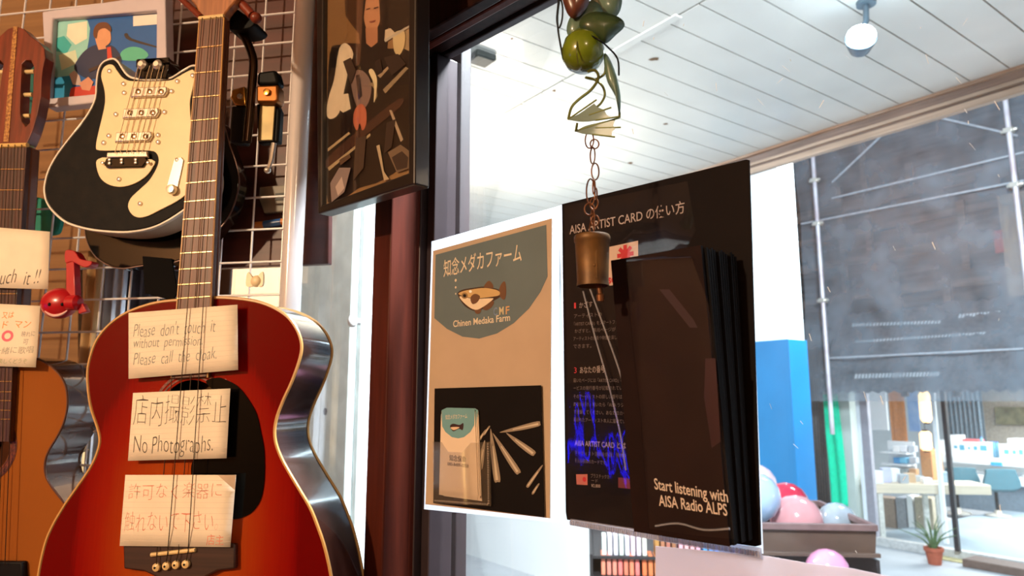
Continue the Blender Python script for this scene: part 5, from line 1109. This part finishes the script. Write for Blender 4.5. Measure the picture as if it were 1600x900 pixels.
mb.prism([(a[0], a[1] + .004), (b[0], b[1] + .005), (b[0], b[1] - .003), (a[0], a[1] - .002)], .001, .003)
for i in range(n):
    c = lerp(a, b, (i + .5) / n); mb.box(c[0] - .0008, c[0] + .0008, c[1] - .0014, c[1] + .0026, .0031, .0046)
mb.build('seal_strip', sheet_mat('clear_ribbed_strip', (205, 205, 220), .55, gloss=.05, rough=.1, transl=.4), t, smooth=False)
# paper at the lower edge of the glass
f = W.sub(1220, 950, .003)
mb = MB(); mb.prism(ccw(f.P([(1024, 853), (1110, 861), (1200, 869), (1262, 880), (1330, 888), (1420, 907), (1420, 1010), (1024, 1010)])), -.0004, 0)
o = mb.build('paper_sign', sheet_mat('pinkish_paper', (214, 206, 214), 1.0, gloss=.0, transl=.5), None, fr=f, smooth=False); tag(o, 'pinkish white paper sheet taped low on the window under the brochures', 'paper')
# ------------------------------------------------------------------ hanging metal chime with fruit and bell
C0 = FrAt(920, 452, .585, 0)
t = thing('hanging_chime', C0, 'green metal fruit and leaves chime with a rusty chain and bell', 'chime')
c3 = lambda px, py, z=0.0: (*C0.L(px, py, z), z)
sc = .585 / FPX
M_gr = mat('green_enamel', (106, 124, 24), .22, rgb2=(84, 96, 18), scale=30, coat=.5)
M_lf = mat('dark_green_enamel', (62, 84, 52), .3, var=.2, scale=30, coat=.35)
M_lf2 = mat('grey_green_enamel', (96, 122, 104), .3, var=.15, scale=30, coat=.35)
M_wire = mat('black_wire', (30, 32, 30), .35, metal=.6)
M_gw = mat('olive_wire', (104, 110, 44), .35, metal=.4)
mb = MB(); mb.tube(cr([c3(877, -30), c3(874, 0), c3(871, 25), c3(872, 45), c3(874, 60), c3(880, 92)], 4, False), .0009, 6); mb.tube(cr([c3(874, -5, .001), c3(879, 10, .001), c3(878, 32, .001), c3(873, 44, .001), c3(870, 30, .001), c3(872, 8, .001)], 4), .0008, 6, True); mb.build('hook_wire', M_wire, t)
fruit_c = c3(911, 80); r = 36 * sc
mb = MB(); mb.lathe([(.001, r * .9), (r * .2, r * .99), (r * .52, r * .9), (r * .85, r * .55), (r, .05 * r), (r * .95, -r * .4), (r * .72, -r * .78), (r * .4, -r * .97), (.001, -r * .98)], c=fruit_c, seg=32, cap=False); fr_ = mb.build('fruit', M_gr, t, angle=80)
mb = MB(); mb.tube(cr([c3(908, 46, .004), c3(903, 58, r * .8), c3(901, 80, r * .98), c3(903, 100, r * .8)], 4, False), .0006, 6); mb.build('seam', M_gw, fr_)
def leaf(pts, z, m, bend, name='leaf'):
    q = cr([C0.L(x, y, z) for x, y in pts], 4); q = ccw(q); cx_ = sum(p[0] for p in q) / len(q); cy_ = sum(p[1] for p in q) / len(q)
    mb = MB(); c = mb.b.verts.new((cx_, cy_, z + bend)); mid = [mb.b.verts.new((cx_ + (p[0] - cx_) * .55, cy_ + (p[1] - cy_) * .55, z + bend * .7)) for p in q]; rim = [mb.b.verts.new((p[0], p[1], z + bend * -.25 * math.sin(i * 2 * math.pi / len(q)))) for i, p in enumerate(q)]
    n = len(q)
    for i in range(n):
        j = (i + 1) % n; mb._f([rim[i], rim[j], mid[j], mid[i]]); mb._f([mid[i], mid[j], c])
    return mb.build(name, m, t, solid=.0008, angle=60)
leaf([(905, 40), (912, 26), (930, 20), (955, 24), (972, 32), (975, 42), (962, 54), (948, 66), (936, 62), (918, 54)], .012, M_lf, .006)
leaf([(886, 52), (888, 34), (902, 14), (925, 2), (940, 12), (938, 30), (915, 42), (896, 60)], -.004, M_lf2, .004)
leaf([(925, -10), (945, -25), (968, -10), (971, 8), (962, 26), (940, 28), (926, 14)], -.012, M_lf2, .004)
leaf([(878, -20), (905, -25), (920, 0), (912, 18), (896, 28), (884, 14)], .004, mat('brown_enamel', (96, 54, 40), .3, coat=.3), .005)
leaf([(944, 84), (952, 92), (962, 118), (969, 150), (968, 178), (962, 150), (950, 128), (945, 104)], .006, M_lf2, .003)
mb = MB(); mb.tube(cr([c3(905, 47, .010), c3(935, 62, .018), c3(950, 74, .012), c3(965, 92, .008), c3(967, 118, .006)], 4, False), .0009, 6); mb.build('leaf_stem', M_wire, t)
mb = MB(); mb.tube(cr([c3(918, 112, .006), c3(930, 110, .008), c3(935, 122, .006), c3(924, 140, .004), c3(905, 155, .004), c3(893, 168, .004), c3(888, 186, .003)], 4, False), .0013, 8); mb.tube(cr([c3(946, 105, .002), c3(944, 116, .0), c3(930, 124, -.003), c3(915, 121, -.002), c3(928, 124, -.002), c3(941, 134, -.002), c3(945, 148, -.003), c3(940, 160, -.003), c3(933, 167, -.003)], 4, False), .0011, 8); mb.build('tendril', M_gw, t)
def bat(pts, ribs, z, name='winged_leaf'):
    q = ccw(C0.P(pts, z)); mb = MB(); mb.prism(q, z - .0005, z + .0004); o = mb.build(name, M_lf2, t, smooth=False)
    mb = MB()
    for a, b in ribs: mb.tube([c3(*a, z), c3(*b, z)], .0008, 6)
    mb.build('rib', M_gw, o)
bat([(887, 187), (905, 178), (928, 162), (934, 168), (944, 172), (948, 180), (956, 184), (920, 190), (905, 190)], [((887, 187), (932, 156)), ((920, 180), (955, 168)), ((930, 188), (968, 182))], .004)
bat([(898, 205), (914, 197), (925, 194), (962, 186), (958, 196), (961, 202), (956, 206), (956, 213), (930, 211), (910, 209)], [((898, 205), (968, 184)), ((930, 200), (970, 199)), ((925, 210), (961, 214))], .001)
mb = MB(); mb.tube([c3(902, 192, .004), c3(900, 204, .002)], .0011, 6); mb.tube([c3(968, 175, .005), c3(968, 184, .004)], .001, 6); mb.build('link_wire', M_gw, t)
M_ch = mat('rusty_chain', (120, 76, 44), .45, metal=.7, rgb2=(84, 50, 30), scale=90)
def ring(px, py, rx, ry, turn, z=0.0):
    c = c3(px, py, z); n = 20; mb = MB()
    mb.tube([(c[0] + rx * sc * math.cos(2 * math.pi * i / n) * math.cos(turn), c[1] + ry * sc * math.sin(2 * math.pi * i / n), c[2] + rx * sc * math.cos(2 * math.pi * i / n) * math.sin(turn)) for i in range(n)], .0007, 6, True); mb.build('chain_link', M_ch, t)
for px, py, rx, ry, tr in [(921, 219, 7, 14, .3), (929, 225, 7, 8, .0), (926, 243, 6, 14, 1.0), (930, 268, 6, 14, .2), (928, 292, 5, 12, 1.3), (923, 300, 7, 22, .3), (931, 303, 4, 10, 1.2), (928, 318, 7, 10, .5), (921, 327, 8, 10, .1), (926, 340, 5, 13, 1.1), (930, 345, 6, 9, .2), (925, 356, 5, 12, .9)]:
    ring(px, py, rx, ry, tr)
bt = c3(925, 368); mb = MB(); k = sc
M_bell = mat('aged_brass_bell', (112, 78, 36), .5, metal=.4, rgb2=(70, 46, 22), scale=40, bump=.2)
mb.lathe([(1 * k, 4 * k), (15 * k, 3 * k), (27.5 * k, 0), (29 * k, -3 * k), (29 * k, -10 * k), (27.5 * k, -12 * k), (26 * k, -48 * k), (25 * k, -74 * k), (26 * k, -82 * k), (24.5 * k, -82 * k), (23.5 * k, -70 * k), (24 * k, -14 * k)], c=bt, seg=36, cap=False)
bell = mb.build('bell', M_bell, t)
mb = MB(); mb.box(bt[0] + 1 * k, bt[0] + 4 * k, bt[1] - 74 * k, bt[1] - 10 * k, 24.0 * k, 26.5 * k); mb.build('bell_seam', M_bell, bell, smooth=False)
for y in (-22, -53):
    mb = MB(); mb.ball((bt[0] + .5 * k, bt[1] + y * k, 25.4 * k), 3 * k, 3 * k, 1.6 * k, 10, 6); mb.build('rivet', M_bell, bell)
bell.rotation_euler = (0, 0, 0)
mb = MB(); mb.tube([c3(930, 425, .002), c3(936, 448, .004), c3(938, 462, .004)], [4 * k, 4.5 * k, 4 * k], 10); mb.lathe([(4 * k, 0), (6.5 * k, -2 * k), (6 * k, -12 * k), (3 * k, -13 * k)], c=c3(938, 459, .004)); mb.build('clapper', M_ch, t)
# ------------------------------------------------------------------ blue neon scribble on the shop's left wall
fN = Fr((-2.58, .42, 1.93), -90); fN.u = Vector((0, 1, 0)); fN.n = Vector((1, 0, 0)); fN.mat = Matrix(((0, 0, 1, -2.58), (1, 0, 0, .42), (0, 1, 0, 1.93), (0, 0, 0, 1)))
t = thing('neon_light', fN, 'blue looped neon tube light on the shop wall beside the camera', 'neon light')
mb = MB(); mb.tube(cr([(-.12, .20, .04), (-.07, .05, .04), (-.02, -.02, .04), (-.11, -.22, .04), (.0, -.1, .04), (.05, .0, .04), (.12, -.14, .04), (.05, .02, .04), (.06, .2, .04)], 8, False), .006, 8); mb.build('tube', mat('blue_neon', (6, 10, 255), .3, emit=22), t)
mb = MB(); mb.box(-.15, .15, -.26, .26, .0, .012); mb.build('back_plate', M_blk, t, smooth=False)
